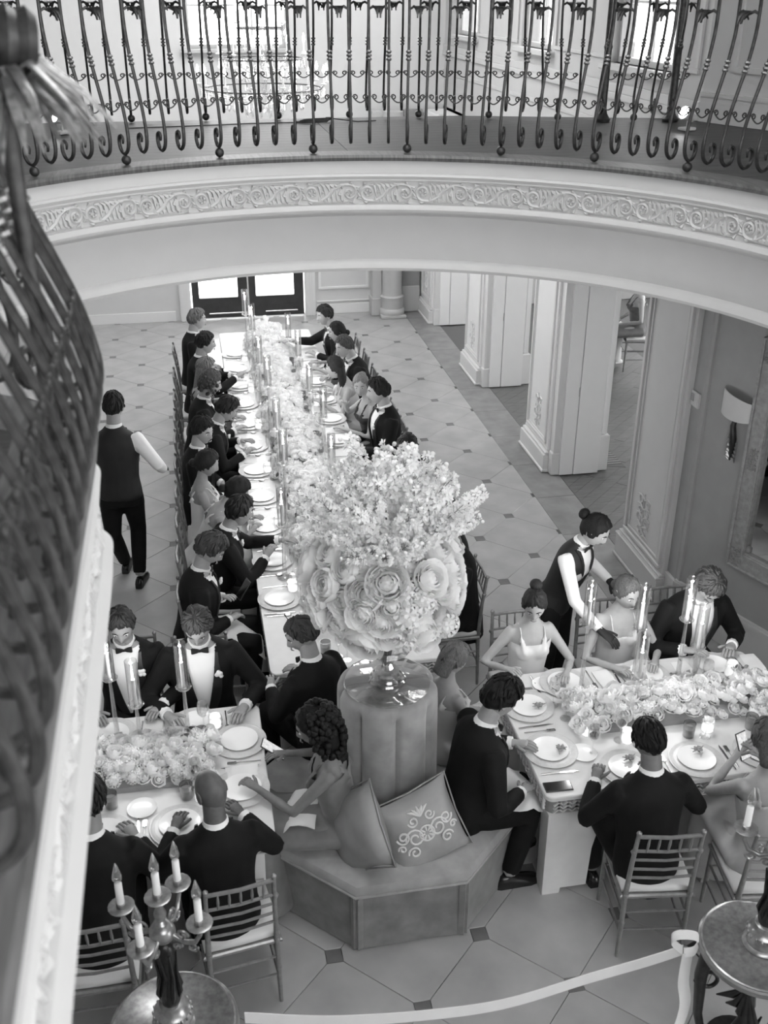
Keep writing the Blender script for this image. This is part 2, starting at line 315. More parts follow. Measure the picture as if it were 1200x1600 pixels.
# column and niche in the far right corner
o = struct('column', MB().lathe([(.16, .34), (.155, .5), (.15, 3.06)], 20, (.18, 7.92, 0)), 'wall', 40, label='round white column in the far corner')
MB().box(-.02, .38, 7.72, 8.12, 0, .05, bev=.01).lathe([(.2, .05), (.21, .08), (.2, .12), (.175, .14), (.175, .3), (.185, .32), (.16, .345)], 20, (.18, 7.92, 0)).build('column_base', 'trim', o, 40)
MB().box(-.12, .02, 7.95, 8.2, 0, 3.06, bev=.01).box(-.14, .02, 7.93, 8.2, 0, .28, bev=.01).build('pilaster', 'trim', o)
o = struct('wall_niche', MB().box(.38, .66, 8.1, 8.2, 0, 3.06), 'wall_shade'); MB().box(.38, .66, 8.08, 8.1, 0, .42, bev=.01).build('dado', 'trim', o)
# upper right wall with windows, over the arcade
wins = ((.45, 1.75), (3.42, 4.5), (6.45, 7.5)); mb = MB(); y = -.15
for a, b in wins: mb.box(1.0, 1.22, y, a, 3.06, 6.6); mb.box(1.0, 1.22, a, b, 3.06, 4.1); mb.box(1.0, 1.22, a, b, 6.1, 6.6); y = b
mb.box(1.0, 1.22, y, 8.2, 3.06, 6.6)
wu = struct('wall_upper_right', mb, 'wall', label='white upper wall with tall windows over the arcade')
mb = MB().box(.965, 1.0, -.15, 8.2, 3.80, 3.86, bev=.008).box(.975, 1.0, -.15, 8.2, 3.86, 3.94, bev=.004).box(.985, 1.0, -.15, 8.2, 3.55, 3.6, bev=.005); mb.build('ledge_moulding', 'trim', wu)
for a, b in ((-.05, .38), (1.85, 3.3), (4.6, 6.35)):
    mb = MB(); frame_x(mb, 1.0, a, b, 4.12, 6.2, .04, .02); mb.build('panel_moulding', 'trim', wu)
for n, (a, b) in enumerate(wins): window('window_%d' % (n + 2), 'x', a, b, 4.1, 6.1, 1.1, 2, 4, 'bright upper window on the right wall, ' + ('nearest', 'middle', 'farthest')[n] + ' of three')
# angled upper wall to the right of the gallery
UA = V(1.0, -.15, 0); UD = norm(V(.42, -1, 0)); UN = V(UD[1], -UD[0], 0)
def uprism(s0, s1, o0, o1, z0, z1, mb=None, bev=0):
    mb = mb or MB(); q = [UA + UD * s + UN * o for s, o in ((s0, o0), (s1, o0), (s1, o1), (s0, o1))]; return mb.prism([(p[0], p[1]) for p in q], z0, z1, bev)
o = struct('wall_upper_angled', uprism(0, 6, 0, -.2, 3.06, 6.6), 'wall', label='white panelled upper wall beside the gallery')
uprism(0, 6, 0, .02, 3.8, 3.98, uprism(0, 6, 0, .03, 3.98, 4.01)).build('baseboard', 'trim', o)
for s0, s1 in ((.25, .85), (1.05, 1.9), (2.1, 3.0)):
    mb = MB()
    for a, b, c_, e in ((s0, s1, 4.16, 4.2), (s0, s0 + .04, 4.2, 6), (s1 - .04, s1, 4.2, 6)): uprism(a, b, 0, .02, c_, e, mb)
    mb.build('panel_moulding', 'trim', o)
obj('relief_ornament', relief_me, o, tuple(UA + UD * .62 + UN * .012 + V(0, 0, 4.55)), (0, 0, math.atan2(UD[1], UD[0])), (.7, 1, .9))
# outer shell of the stair hall, side rooms and roof; unseen openings shaped for light
struct('wall_left', MB().box(-5.75, -5.6, -9.7, 8.45, 0, 6.6), 'wall')
struct('wall_behind', MB().box(-5.75, 4, -9.85, -9.7, 0, 3.9).box(-5.75, 4, -9.85, -9.7, 6.4, 6.6).box(-5.75, -5.0, -9.85, -9.7, 3.9, 6.4).box(1.2, 4, -9.85, -9.7, 3.9, 6.4).box(-3.0, -2.8, -9.85, -9.7, 3.9, 6.4).box(-.9, -.7, -9.85, -9.7, 3.9, 6.4), 'wall')
struct('wall_side_room', MB().box(5.2, 5.3, -1, 8.4, 0, .9).box(5.2, 5.3, -1, 8.4, 2.4, 3.06).box(1.2, 5.3, -.2, -.1, 0, 3.06).box(1.2, 5.3, 8.2, 8.4, 0, 3.06), 'wall')
struct('ceiling', MB().box(-5.75, 4.5, -9.85, -4.5, 6.6, 6.75).box(-5.75, -3.1, -4.5, -2.5, 6.6, 6.75).box(-.9, 4.5, -4.5, -2.5, 6.6, 6.75).box(-5.75, 4.5, -2.5, 2.6, 6.6, 6.75).box(-5.75, -3.8, 2.6, 8.5, 6.6, 6.75).box(-.5, 1.3, 2.6, 8.5, 6.6, 6.75).box(-3.8, -.5, 6.6, 8.5, 6.6, 6.75), 'wall')

# ---- gallery: void outline (path), fascia, floor boards
CX, CY, R = -2.12, -3.73, 2.285
ring = [(CX + R * math.sin(math.radians(a)), CY + R * math.cos(math.radians(a))) for a in range(96, -77, -2)]
def catmull(pts, n=8):
    P = [V(*p) for p in pts]; out = []
    for i in range(len(P) - 1):
        p0 = P[max(i - 1, 0)]; p1, p2 = P[i], P[i + 1]; p3 = P[min(i + 2, len(P) - 1)]
        for k in range(n):
            t = k / n; out.append(.5 * ((2 * p1) + (-p0 + p2) * t + (2 * p0 - 5 * p1 + 4 * p2 - p3) * t * t + (-p0 + 3 * p1 - 3 * p2 + p3) * t ** 3))
    return [tuple(q) for q in out] + [tuple(pts[-1])]
left = catmull([ring[-1], (-4.43, -3.7), (-4.38, -4.3), (-4.12, -4.85), (-3.7, -5.25), (-3.40, -5.46), (-3.23, -5.60), (-3.2, -5.78), (-3.2, -6.3), (-3.2, -7.0), (-3.2, -8.2), (-3.2, -9.6)], 8)
PATH = [(ring[0][0], -9.6), (ring[0][0], -6.5)] + ring + left[1:]
def path_frames(path):
    P = [V(*p) for p in path]; k = len(P); fr = []; s = 0
    for i in range(k):
        t = norm(P[min(i + 1, k - 1)] - P[max(i - 1, 0)])
        if i: s += np.linalg.norm(P[i] - P[i - 1])
        fr.append((P[i], t, V(-t[1], t[0]), s))
    return fr
FR = path_frames(PATH)
def sweep(prof, frames, mb=None, mi=0):
    mb = mb or MB(); return mb.loft([[(p[0] + n[0] * r, p[1] + n[1] * r, z) for r, z in prof] for p, t, n, s in frames], mi)
fascia_prof = [(-.01, 3.765), (-.01, 3.69), (.006, 3.686), (.014, 3.674), (.006, 3.662), (0, 3.655), (0, 3.645), (-.018, 3.640), (-.018, 3.505), (0, 3.50), (.006, 3.49), (.022, 3.475), (.018, 3.462), (0, 3.447), (-.05, 3.432), (-.07, 3.42), (-.10, 3.28), (-.12, 3.135), (-.10, 3.125), (-.085, 3.105), (-.075, 3.085), (-.085, 3.065), (-.12, 3.06), (-.22, 3.06), (-.22, 3.765)]
fa = struct('trim_1', sweep(fascia_prof, FR), 'trim', 35, label='curved white gallery fascia with moulded frieze')
bead_me = MB().ball((0, 0, 0), .0075, n=6, k=4).mesh('bead', 'trim', 180)
struct('trim_2', sweep([(-.17, 3.80), (.012, 3.80), (.022, 3.785), (.012, 3.765), (-.17, 3.765)], FR), 'nosing', 40, label='dark timber nosing along the gallery edge')
TOT = FR[-1][3]
def at_s(s, frames=FR):
    for i in range(len(frames) - 1):
        if frames[i + 1][3] >= s:
            a, b = frames[i], frames[i + 1]; t = (s - a[3]) / (b[3] - a[3] + 1e-9)
            return a[0] * (1 - t) + b[0] * t, norm(a[1] * (1 - t) + b[1] * t), norm(a[2] * (1 - t) + b[2] * t)
    return frames[-1][:3]
def scrollwork():
    mb = MB(); pts = []
    for i in range(22):
        t = i / 21; q = .048 * (1 - .82 * t); a = -PI/2 + 2.6 * PI * t; pts.append((.03 + q * math.cos(a), 0, q * math.sin(a)))
    mb.tube([(-.11, 0, .045), (-.07, 0, -.02), (-.02, 0, -.05)] + pts, [.006, .011, .011] + [.011 - .005 * i / 21 for i in range(22)], 5)
    for k in range(7):
        a = k * .9; mb.tube([(.03 + .05 * math.cos(a), 0, .05 * math.sin(a)), (.03 + .068 * math.cos(a + .35), .004, .06 * math.sin(a + .35)), (.03 + .058 * math.cos(a + .7), 0, .058 * math.sin(a + .7))], [.004, .011, .003], 5)
    for k in range(4):
        x = -.11 + k * .028; mb.tube([(x, 0, .01 - k * .012), (x + .01, .004, .05 - k * .004), (x + .035, 0, .058)], [.004, .012, .003], 5); mb.tube([(x + .02, 0, -.015 - k * .01), (x, .004, -.045), (x - .015, 0, -.058)], [.004, .011, .003], 5)
    for k in range(5): mb.ball((.03 + .016 * math.cos(k * 1.26), .004, .016 * math.sin(k * 1.26)), .009, n=6, k=3)
    return mb.mesh('frieze_scroll', 'trim', 50)
fs_me = scrollwork(); s = 0; k = 0
while s < TOT:
    p, t, n = at_s(s)
    if p[1] > -7.8 and not (p[0] > 0 and p[1] < -4):
        obj('frieze_scroll', fs_me, fa, (p[0] + n[0] * -.016, p[1] + n[1] * -.016, 3.572), (0, 0 if k % 2 else PI, math.atan2(t[1], t[0])), (1, 1.2, 1))
    s += .172; k += 1
# timber boards of the gallery floor
def cross(y):
    xs = []
    for a, b in zip(PATH[:-1], PATH[1:]):
        if (a[1] - y) * (b[1] - y) < 0: xs.append(a[0] + (y - a[1]) / (b[1] - a[1]) * (b[0] - a[0]))
    return (min(xs), max(xs)) if len(xs) >= 2 else None
gf = struct('gallery_floor', MB().box(-5.6, -4.6, -9.6, .5, 3.74, 3.75), 'plank_dark', label='dark polished timber gallery floor'); cl = struct('ceiling_gallery', MB().box(-5.6, -4.6, -9.6, .5, 3.06, 3.10), 'wall')
topmost = CY + R
y = -9.6; BW = .132
def bank(pts, z0, z1, nm, m, par, bev=.0015):
    p = clip(pts, .26, .966, .26 * -.6 + .966 * .48); p = clip(p, 0, 1, .52) if len(p) > 2 else p
    if len(p) > 2: MB().prism(p, z0, z1, bev).build(nm, m, par)
while y < .52:
    ys = [y + .001, y + BW / 2, y + BW - .001]; cr = [cross(q) for q in ys]; xr = 2.6
    if all(c is None for c in cr): bank([(-5.6, ys[0]), (-1.9, ys[0]), (-1.9, ys[2]), (-5.6, ys[2])], 3.752, 3.797, 'floor_board', 'plank_dark', gf); bank([(-1.898, ys[0]), (xr, ys[0]), (xr, ys[2]), (-1.898, ys[2])], 3.752, 3.797, 'floor_board', 'plank_dark', gf)
    else:
        lo = [c[0] - .16 if c else CX for c in cr]; hi = [c[1] + .16 if c else CX for c in cr]
        bank([(-5.6, ys[0]), (lo[0], ys[0]), (lo[1], ys[1]), (lo[2], ys[2]), (-5.6, ys[2])], 3.752, 3.797, 'floor_board', 'plank_dark', gf)
        bank([(xr, ys[2]), (hi[2], ys[2]), (hi[1], ys[1]), (hi[0], ys[0]), (xr, ys[0])], 3.752, 3.797, 'floor_board', 'plank_dark', gf)
    y += BW
y = -9.6
mb = MB()
while y < .5:
    c = [cross(q) for q in (y - .18, y - .1, y, y + .1, y + .2)]; c = [q for q in c if q]
    if not c: mb.box(-5.6, 3.5, y, y + .2, 3.06, 3.74)
    else: mb.box(-5.6, min(q[0] for q in c) - .17, y, y + .2, 3.06, 3.74).box(max(q[1] for q in c) + .17, 3.5, y, y + .2, 3.06, 3.74)
    y += .2
mb.box(1.0, 5.3, -.2, 8.4, 3.06, 3.1)
mb.build('slab', 'wall', cl)
# ================================================================ GALLERY RAILINGS
prof = [(-.20, .95), (-.20, .86), (-.20, .77), (-.192, .69), (-.168, .59), (-.135, .50), (-.095, .40), (-.062, .31), (-.038, .21), (-.033, .14), (-.048, .09), (-.085, .062), (-.125, .068), (-.150, .10), (-.148, .14), (-.122, .158), (-.102, .14), (-.108, .115)]
pp = catmull(prof, 3)
bal_me = MB().tube([(0, r, z) for r, z in pp], [.0095 if z > .2 else .0105 for r, z in pp[:-6]] + [.009, .0085, .008, .0075, .007, .006], 6, up=(1, 0, 0)).mesh('baluster', 'iron', 60)
def collar():
    mb = MB(); mb.M = Matrix.Translation((0, -.152, .55)) @ Matrix.Rotation(.34, 4, 'X')
    for dz in (-.022, 0, .022): mb.lathe([(.010, dz - .007), (.017, dz - .004), (.017, dz + .004), (.010, dz + .007)], 8)
    return mb.mesh('collar', 'iron_gold', 50)
collar_me = collar()
def clink(w=.112):
    mb = MB(); pts = []
    for i in range(12):
        t = i / 11; q = .016 * (.3 + .7 * t); a = PI * .9 - 2.4 * PI * (1 - t) ; pts.append((-.030 + q * math.cos(a), 0, .008 + q * math.sin(a)))
    arc = [(-.046 + .092 * i / 9, 0, .012 - .034 * math.sin(PI * i / 9)) for i in range(1, 9)]
    mb.tube(pts + arc + [(-x, y, z) for x, y, z in pts[::-1]], .0042, 5, up=(0, 1, 0)); return mb.mesh('scroll_link', 'iron', 60)
clink_me = clink()
def leafm(k=7, L=.085, name='leaf', wid=.010):
    mb = MB(); r = random.Random(3)
    mb.tube([(0, -.2, .80), (-.025, -.195, .815), (-.055, -.185, .80), (-.075, -.18, .775)], [.007, .009, .008, .004], 5)
    for i in range(k):
        a = -1.0 + 2.0 * i / (k - 1); dx = -.025 - .05 * (i / (k - 1)); l = L * (.7 + .4 * math.cos(a))
        mb.tube([(dx, -.192, .81), (dx + .012 * a, -.192 + l * .35, .815), (dx + .022 * a, -.192 + l * .7, .79), (dx + .028 * a, -.192 + l * .85, .755)], [wid * .5, wid, wid * .9, wid * .15], 5, flat=.5)
    return mb.mesh(name, 'iron', 60)
leaf_me = leafm()
def topcurl():
    pts = []
    for i in range(14):
        t = i / 13; q = .030 * (1 - .75 * t); a = PI / 2 + 2.3 * PI * t; pts.append((0, -.175 + q * math.cos(a) * .8, .895 + q * math.sin(a)))
    return MB().tube([(0, -.2, .95), (0, -.19, .935)] + pts, .0065, 5, up=(1, 0, 0)).mesh('top_scroll', 'iron', 60)
curl_me = topcurl()
foot_me = MB().ball((0, -.085, .028), .028, n=10, k=8).tube([(0, -.085, .05), (0, -.085, .066)], .009, 6).mesh('ball_foot', 'iron', 180)
def railing(name, frames, s0, s1, step, label, every, phase=0, side=1, zb=3.80, leaves=True):
    root = thing(name, label, 'railing', (0, 0, 0)); s = s0; i = 0
    hr = []
    while s <= s1:
        p, t, n = at_s(s, frames)
        if side < 0: n = -n
        if frames is FR and p[1] < -5.4: p = p + n * .075
        rz = math.atan2(n[1], n[0]) - PI/2
        b = obj('baluster', bal_me, root, (p[0], p[1], zb), (0, 0, rz))
        obj('collar', collar_me, b)
        if leaves: obj('leaf', leaf_me, b, None, None, (-1 if i % 2 else 1, 1, 1)); obj('top_scroll', curl_me, b)
        t2 = at_s(min(s + step, s1), frames)[1]
        if np.dot(t, t2) > .96: obj('scroll_link', clink_me, b, (step / 2, -.066, .315), None, (step / .112, 1, 1.0))
        if (i + phase) % every == 0: obj('ball_foot', foot_me, b)
        hr.append((p[0] - n[0] * .2, p[1] - n[1] * .2, zb + .985)); s += step; i += 1
    MB().tube(hr, .038, 8, up=(0, 0, 1), flat=.8).build('handrail', 'iron', root, 60)
    return root
s_ring0 = [f[3] for f in FR if f[0][1] > -3.9][0]
s_end = [f[3] for f in FR if f[0][1] > -7.35][-1]
rail1 = railing('balcony_railing', FR, s_ring0 + .06, s_end, .112, 'ornate dark iron railing with bowed balusters along the curved gallery edge', 5, 2)
nw = (-3.235, -6.02)
mb = MB().tube([(nw[0], nw[1], 3.8), (nw[0], nw[1], 4.66)], .016, 8); mb.build('newel_post', 'iron', rail1, 60)
mb = MB(); mb.M = Matrix.Translation((nw[0] - .08, nw[1] - .02, 4.665)) @ Matrix.Rotation(math.radians(14), 4, 'Z') @ Matrix.Rotation(PI/2 + .12, 4, 'Y')
mb.lathe([(.01, -.16)] + [(.050 + .008 * (i % 2), -.15 + .30 * i / 18) for i in range(18)] + [(.045, .15), (.01, .155)], 18); mb.build('newel_volute', 'iron', rail1, 40)
mb = MB(); r = random.Random(5)
for i in range(34):
    a = r.uniform(-2.2, .9); L = r.uniform(.12, .19); z0 = 4.60 - r.random() * .05; o0 = r.uniform(0, .015)
    d = V(math.cos(a), math.sin(a)); c0 = V(nw[0], nw[1])
    pts = [(c0[0] + d[0] * .01, c0[1] + d[1] * .01, z0), (c0[0] + d[0] * L * .4, c0[1] + d[1] * L * .4, z0 + .012 + o0), (c0[0] + d[0] * L * .75, c0[1] + d[1] * L * .75, z0 - .03), (c0[0] + d[0] * L, c0[1] + d[1] * L, z0 - .085)]
    mb.tube(pts, [.008, .013, .011, .002], 5, flat=.45)
tag(mb.build('newel_foliage', 'iron_gold', rail1, 60), 'spray of curling iron leaves')
bp = [(-4.9, .36), (-3.67, .40), (-2.58, .45), (-1.48, .44), (-.93, .36), (-.39, .22), (.09, -.03), (.35, -.07), (.80, -.13)]
BFR = path_frames(catmull(bp, 6)); BFR = [(p + V(0, .10), t, n, s) for p, t, n, s in BFR]
rail2 = railing('inner_railing', BFR, .1, BFR[-1][3], .1385, 'straighter iron railing on the far side of the gallery walkway', 4, 1, side=1)
for x, y in ((.25, -.05), (.77, -.13)):
    MB().lathe([(.06, 0), (.065, .02), (.05, .035), (.035, .06), (.028, .1), (.028, .5), (.034, .52), (.028, .54), (.028, 1.3)], 12, (x, y, 3.80)).build('rail_post', 'iron', rail2, 40)

# ================================================================ CHANDELIER in the far hall
ch = thing('chandelier', 'large crystal chandelier hanging in the bright far hall', 'chandelier', (-1.98, 4.3, 0))
MB().tube([(0, 0, 4.75), (0, 0, 6.6)], .012, 6).lathe([(.10, 6.54), (.12, 6.6)], 12).build('chain', 'iron_gold', ch)
MB().lathe([(.01, 3.45), (.06, 3.5), (.03, 3.6), (.05, 3.8), (.03, 4.0), (.07, 4.2), (.03, 4.4), (.05, 4.7), (.01, 4.78)], 10).build('shaft', 'crystal', ch, 60)
drop_me = MB().lathe([(.002, -.10), (.018, -.075), (.012, -.02), (.004, -.012), (.010, -.004), (.002, 0)], 6).mesh('crystal_drop', 'crystal')
cand_me = MB().lathe([(.028, 0), (.032, .012), (.011, .016), (.011, .12)], 8).mesh('candle_sleeve', 'wax', 50); bulb_me = MB().lathe([(.008, .12), (.016, .145), (.010, .175), (.002, .20)], 8).mesh('bulb', 'lamp_on', 180)
for k, (R_, z, n_) in enumerate(((.70, 3.75, 14), (.48, 4.05, 10), (.28, 4.35, 6))):
    mb = MB().tube([(R_ * .92 * math.cos(a), R_ * .92 * math.sin(a), z - .05) for a in [2 * PI * i / 32 for i in range(32)]], .010, 6, closed=True); mb.build('ring', 'iron_gold', ch, 60)
    for i in range(n_):
        a = 2 * PI * i / n_ + k * .2; c_, s_ = math.cos(a), math.sin(a)
        MB().tube([(.04 * c_, .04 * s_, z - .1), (R_ * .4 * c_, R_ * .4 * s_, z - .18), (R_ * .85 * c_, R_ * .85 * s_, z - .1), (R_ * c_, R_ * s_, z)], .009, 5).build('arm', 'crystal', ch, 60)
        o = obj('candle_sleeve', cand_me, ch, (R_ * c_, R_ * s_, z)); obj('bulb', bulb_me, o)
    for i in range(n_ * 4):
        a = 2 * PI * i / (n_ * 4)
        for j, q in enumerate((.96, .62)):
            if j == 1 and i % 2: continue
            obj('crystal_drop', drop_me, ch, (R_ * q * math.cos(a), R_ * q * math.sin(a), z - .05 - (.10 if j else 0)), None, 1.2 if j else 1.0)
for i in range(24):
    a = 2 * PI * i / 24; obj('crystal_drop', drop_me, ch, (.2 * math.cos(a), .2 * math.sin(a), 3.55 - .05 * (i % 2)))

# ================================================================ SMALL FITTINGS
def spot(loc, rz, label):
    t = thing('spotlight', label, 'spotlight', loc, rz)
    MB().box(-.05, .05, -.04, .04, 0, .022, bev=.005).tube([(0, 0, .02), (0, 0, .08)], .008, 6).build('base', 'trim', t)
    mb = MB(); mb.M = Matrix.Translation((0, 0, .10)) @ Matrix.Rotation(math.radians(65), 4, 'Y'); mb.lathe([(.022, -.06), (.03, -.05), (.034, .0), (.052, .05), (.052, .056), (.045, .056), (.03, .02)], 14); mb.build('lamp_head', 'trim', t, 40)
    mb = MB(); mb.M = Matrix.Translation((0, 0, .10)) @ Matrix.Rotation(math.radians(65), 4, 'Y'); mb.lathe([(.044, .044), (.002, .046)], 14); mb.build('lens', 'lamp_on', t)
spot((.66, -.66, 3.8), math.radians(200), 'small white uplight on the gallery floor behind the right end of the railing')
spot((-3.72, -.18, 3.8), math.radians(220), 'small white uplight on the gallery floor behind the iron leaf spray')
mb = MB(); r = random.Random(2); w = []
for i in range(60): a = i * .55; w.append((-1.95 + .12 * math.cos(a) + i * .001, .22 + .06 * math.sin(a * 1.03), 3.803 + .0004 * i))
mb.tube([(-3.3, .05, 3.803), (-2.8, .12, 3.803), (-2.4, .2, 3.803)] + w + [(-1.6, .2, 3.803), (-1.45, .24, 3.803)], .004, 4); tag(mb.build('power_cord', 'wire'), 'thin dark cord coiled on the gallery floor', 'cord')
# thermostat, sconce, mirror on the angled wall
def wthing(name, label, cat, s, z):
    p = wpt(s, 0, z); return thing(name, label, cat, p, math.atan2(WN[1], WN[0]) - PI/2)     # local +Y points into the room, local X along the wall
t = wthing('thermostat', 'small white thermostat panel on the edge of the grey wall', 'thermostat', -.13, 1.88); t.location = (.834, -1.06, 1.88); t.rotation_euler = (0, 0, PI/2)
MB().box(-.06, .06, 0, .02, -.06, .06, bev=.004).build('body', 'trim', t); MB().box(-.05, -.005, .02, .026, -.045, 0, bev=.002).build('dial', 'shade', t); MB().box(.01, .05, .02, .026, -.02, .04, bev=.002).build('display', 'wall_shade', t)
t = wthing('wall_sconce', 'wall lamp with pale curved shade and dark figure bracket beside the mirror', 'lamp', .36, 1.75)
n = 14; outer = []; 
rings = []
for j in range(4):
    zz = j / 3; rr_ = []
    for i in range(n):
        a = PI * i / (n - 1); bx = .165 * math.cos(a); by = .08 * math.sin(a); top = .31 + .03 * math.cos(a); bot = .14 + .012 * math.cos(2 * a)
        rr_.append((bx, .005 + by, bot + (top - bot) * zz))
    rings.append(rr_)
mb = MB()
vs = [p for r_ in rings for p in r_]; mb.add(vs, [(j * n + i, j * n + i + 1, (j + 1) * n + i + 1, (j + 1) * n + i) for j in range(3) for i in range(n - 1)])
vs2 = [(x * .97, .004 + (y - .005) * .95, z) for x, y, z in vs]; mb.add(vs2, [(j * n + i, (j + 1) * n + i, (j + 1) * n + i + 1, j * n + i + 1) for j in range(3) for i in range(n - 1)]); mb.build('lamp_shade', 'shade', t, 50)
MB().tube([(0, .04, .17), (.012, .05, .08), (-.008, .05, -.02), (.0, .035, -.12), (.01, .03, -.2)], [.010, .022, .026, .018, .006], 8).tube([(-.0, .05, .1), (-.03, .05, .14), (-.02, .05, .18)], .007, 5).build('figure_bracket', 'bronze', t, 60)
mb = MB()
for k in range(5): mb.tube([(.0, .03, -.02 - k * .04), (.035, .04, -.0 - k * .04), (.05, .03, -.03 - k * .035), (.025, .03, -.06 - k * .035)], [.006, .014, .013, .004], 5); mb.tube([(0, .03, -.06 - k * .03), (-.03, .035, -.05 - k * .03), (-.035, .03, -.09 - k * .03)], [.006, .012, .003], 5)
mb.build('leaf_mount', 'gilt', t, 60)
relief_fr = relief(2, .34, .40).mesh('corner_carving', 'frame_wood', 60)
t = wthing('wall_mirror', 'large rectangular mirror in a carved grey frame on the side wall', 'mirror', 1.15, 0)
x0, x1, z0, z1 = -.66, .66, .73, 2.55
mb = MB()
for a, b, c_, e in ((x0, x1, z0, z0 + .16), (x0, x1, z1 - .16, z1), (x0, x0 + .15, z0 + .16, z1 - .16), (x1 - .15, x1, z0 + .16, z1 - .16)): mb.box(a, b, .002, .05, c_, e, bev=.012)
mb.build('frame', 'frame_wood', t)
mb = MB()
for o_, w, d in ((0, .022, .062), (.125, .018, .058)):
    for a, b, c_, e in ((x0 + o_, x1 - o_, z0 + o_, z0 + o_ + w), (x0 + o_, x1 - o_, z1 - o_ - w, z1 - o_), (x0 + o_, x0 + o_ + w, z0 + o_, z1 - o_), (x1 - o_ - w, x1 - o_, z0 + o_, z1 - o_)): mb.box(a, b, .01, d, c_, e, bev=.006)
mb.build('frame_bead', 'frame_wood', t)
MB().box(x0 + .14, x1 - .14, .006, .016, z0 + .15, z1 - .15).build('mirror_glass', 'mirror', t)
for sx in (-1, 1):
    for zc in (z0 + .1, (z0 + z1) / 2, z1 - .1):
        o = obj('corner_carving', relief_fr, t, (sx * (.66 - .085), .052, zc), (0, 0, 0), (.42, .9, .45))
    MB().box(sx * .52 - .04, sx * .52 + .04, .016, .03, z0 + .16, z0 + .22, bev=.012).build('corner_notch', 'frame_wood', t)
MB().prism([(1.36, 1.80), (1.60, 1.72), (1.60, 2.46), (1.36, 2.46)], -.004, .003).build('floor_grille', 'grille')
g = bpy.data.objects['floor_grille']; tag(g, 'dark slotted floor vent just inside the side doorway', 'floor vent')
for i in range(11):
    MB().box(1.365, 1.595, 1.82 + i * .058, 1.845 + i * .058, .003, .008).build('slat', 'border_stone', g)
# ================================================================ PEOPLE
def head_grid(na=40, ne=26):
    az = []
    for i in range(na):
        u = -PI + 2 * PI * i / na; az.append(u - .45 * math.sin(u))          # denser around the face
    el = [-PI/2 + PI * (j + .5) / ne for j in range(ne)]
    A, Eh = np.meshgrid(np.array(az), np.array(el)); return A, Eh
HA, HE = head_grid()
def head_shape(A, Eh, fem=False):
    x = np.sin(A) * np.cos(Eh) * .075; y = np.cos(A) * np.cos(Eh) * .096; z = np.sin(Eh) * .118
    t = np.clip(-z / .118, 0, 1); x = x * (1 - (.42 if fem else .34) * t ** 1.5)
    y = np.where(y < 0, y * (1.04 - .5 * t ** 1.2), y * (1 - .10 * t)); fr = np.clip(y / .05, 0, 1)
    y = y + fr * .014 * np.exp(-((z + .098) / .018) ** 2 - (x / .024) ** 2)
    nz = np.clip((.024 - z) / .05, 0, 1) * np.clip((z + .044) / .012, 0, 1)
    y = y + fr * (.022 if fem else .026) * nz * np.exp(-(x / (.008 + .008 * nz)) ** 2)
    y = y - fr * .010 * np.exp(-((np.abs(x) - .031) / .014) ** 2 - ((z - .012) / .011) ** 2)
    y = y + fr * (.003 if fem else .006) * np.exp(-((z - .032) / .010) ** 2 - (x / .05) ** 2)
    y = y + fr * .007 * np.exp(-((z + .062) / .008) ** 2 - (x / .022) ** 2) - fr * .005 * np.exp(-((z + .080) / .007) ** 2 - (x / .03) ** 2)
    return x, y, z
def grid_faces(na, ne, keep=None, off=0):
    fs = []
    for j in range(ne - 1):
        for i in range(na):
            q = (j * na + i, j * na + (i + 1) % na, (j + 1) * na + (i + 1) % na, (j + 1) * na + i)
            if keep is None or any(keep[k] for k in q): fs.append(tuple(k + off for k in q))
    return fs
def add_head(mb, M, fem):
    na, ne = HA.shape[1], HA.shape[0]; x, y, z = head_shape(HA, HE, fem)
    old = mb.M; mb.M = M; mb.add(list(zip(x.ravel(), y.ravel(), z.ravel())), grid_faces(na, ne) + [tuple(range(na - 1, -1, -1)), tuple(range((ne - 1) * na, ne * na))])
    for s in (-1, 1):
        mb.loft([[(s * (.069 + dx), -.008 + sc * .022 * math.cos(a) - .004 * math.sin(a), .0 + sc * .033 * math.sin(a)) for a in [2 * PI * k / 8 for k in range(8)]] for dx, sc in ((-.006, .7), (.006, 1.0), (.012, .95), (.010, .55))])
    mb.M = old
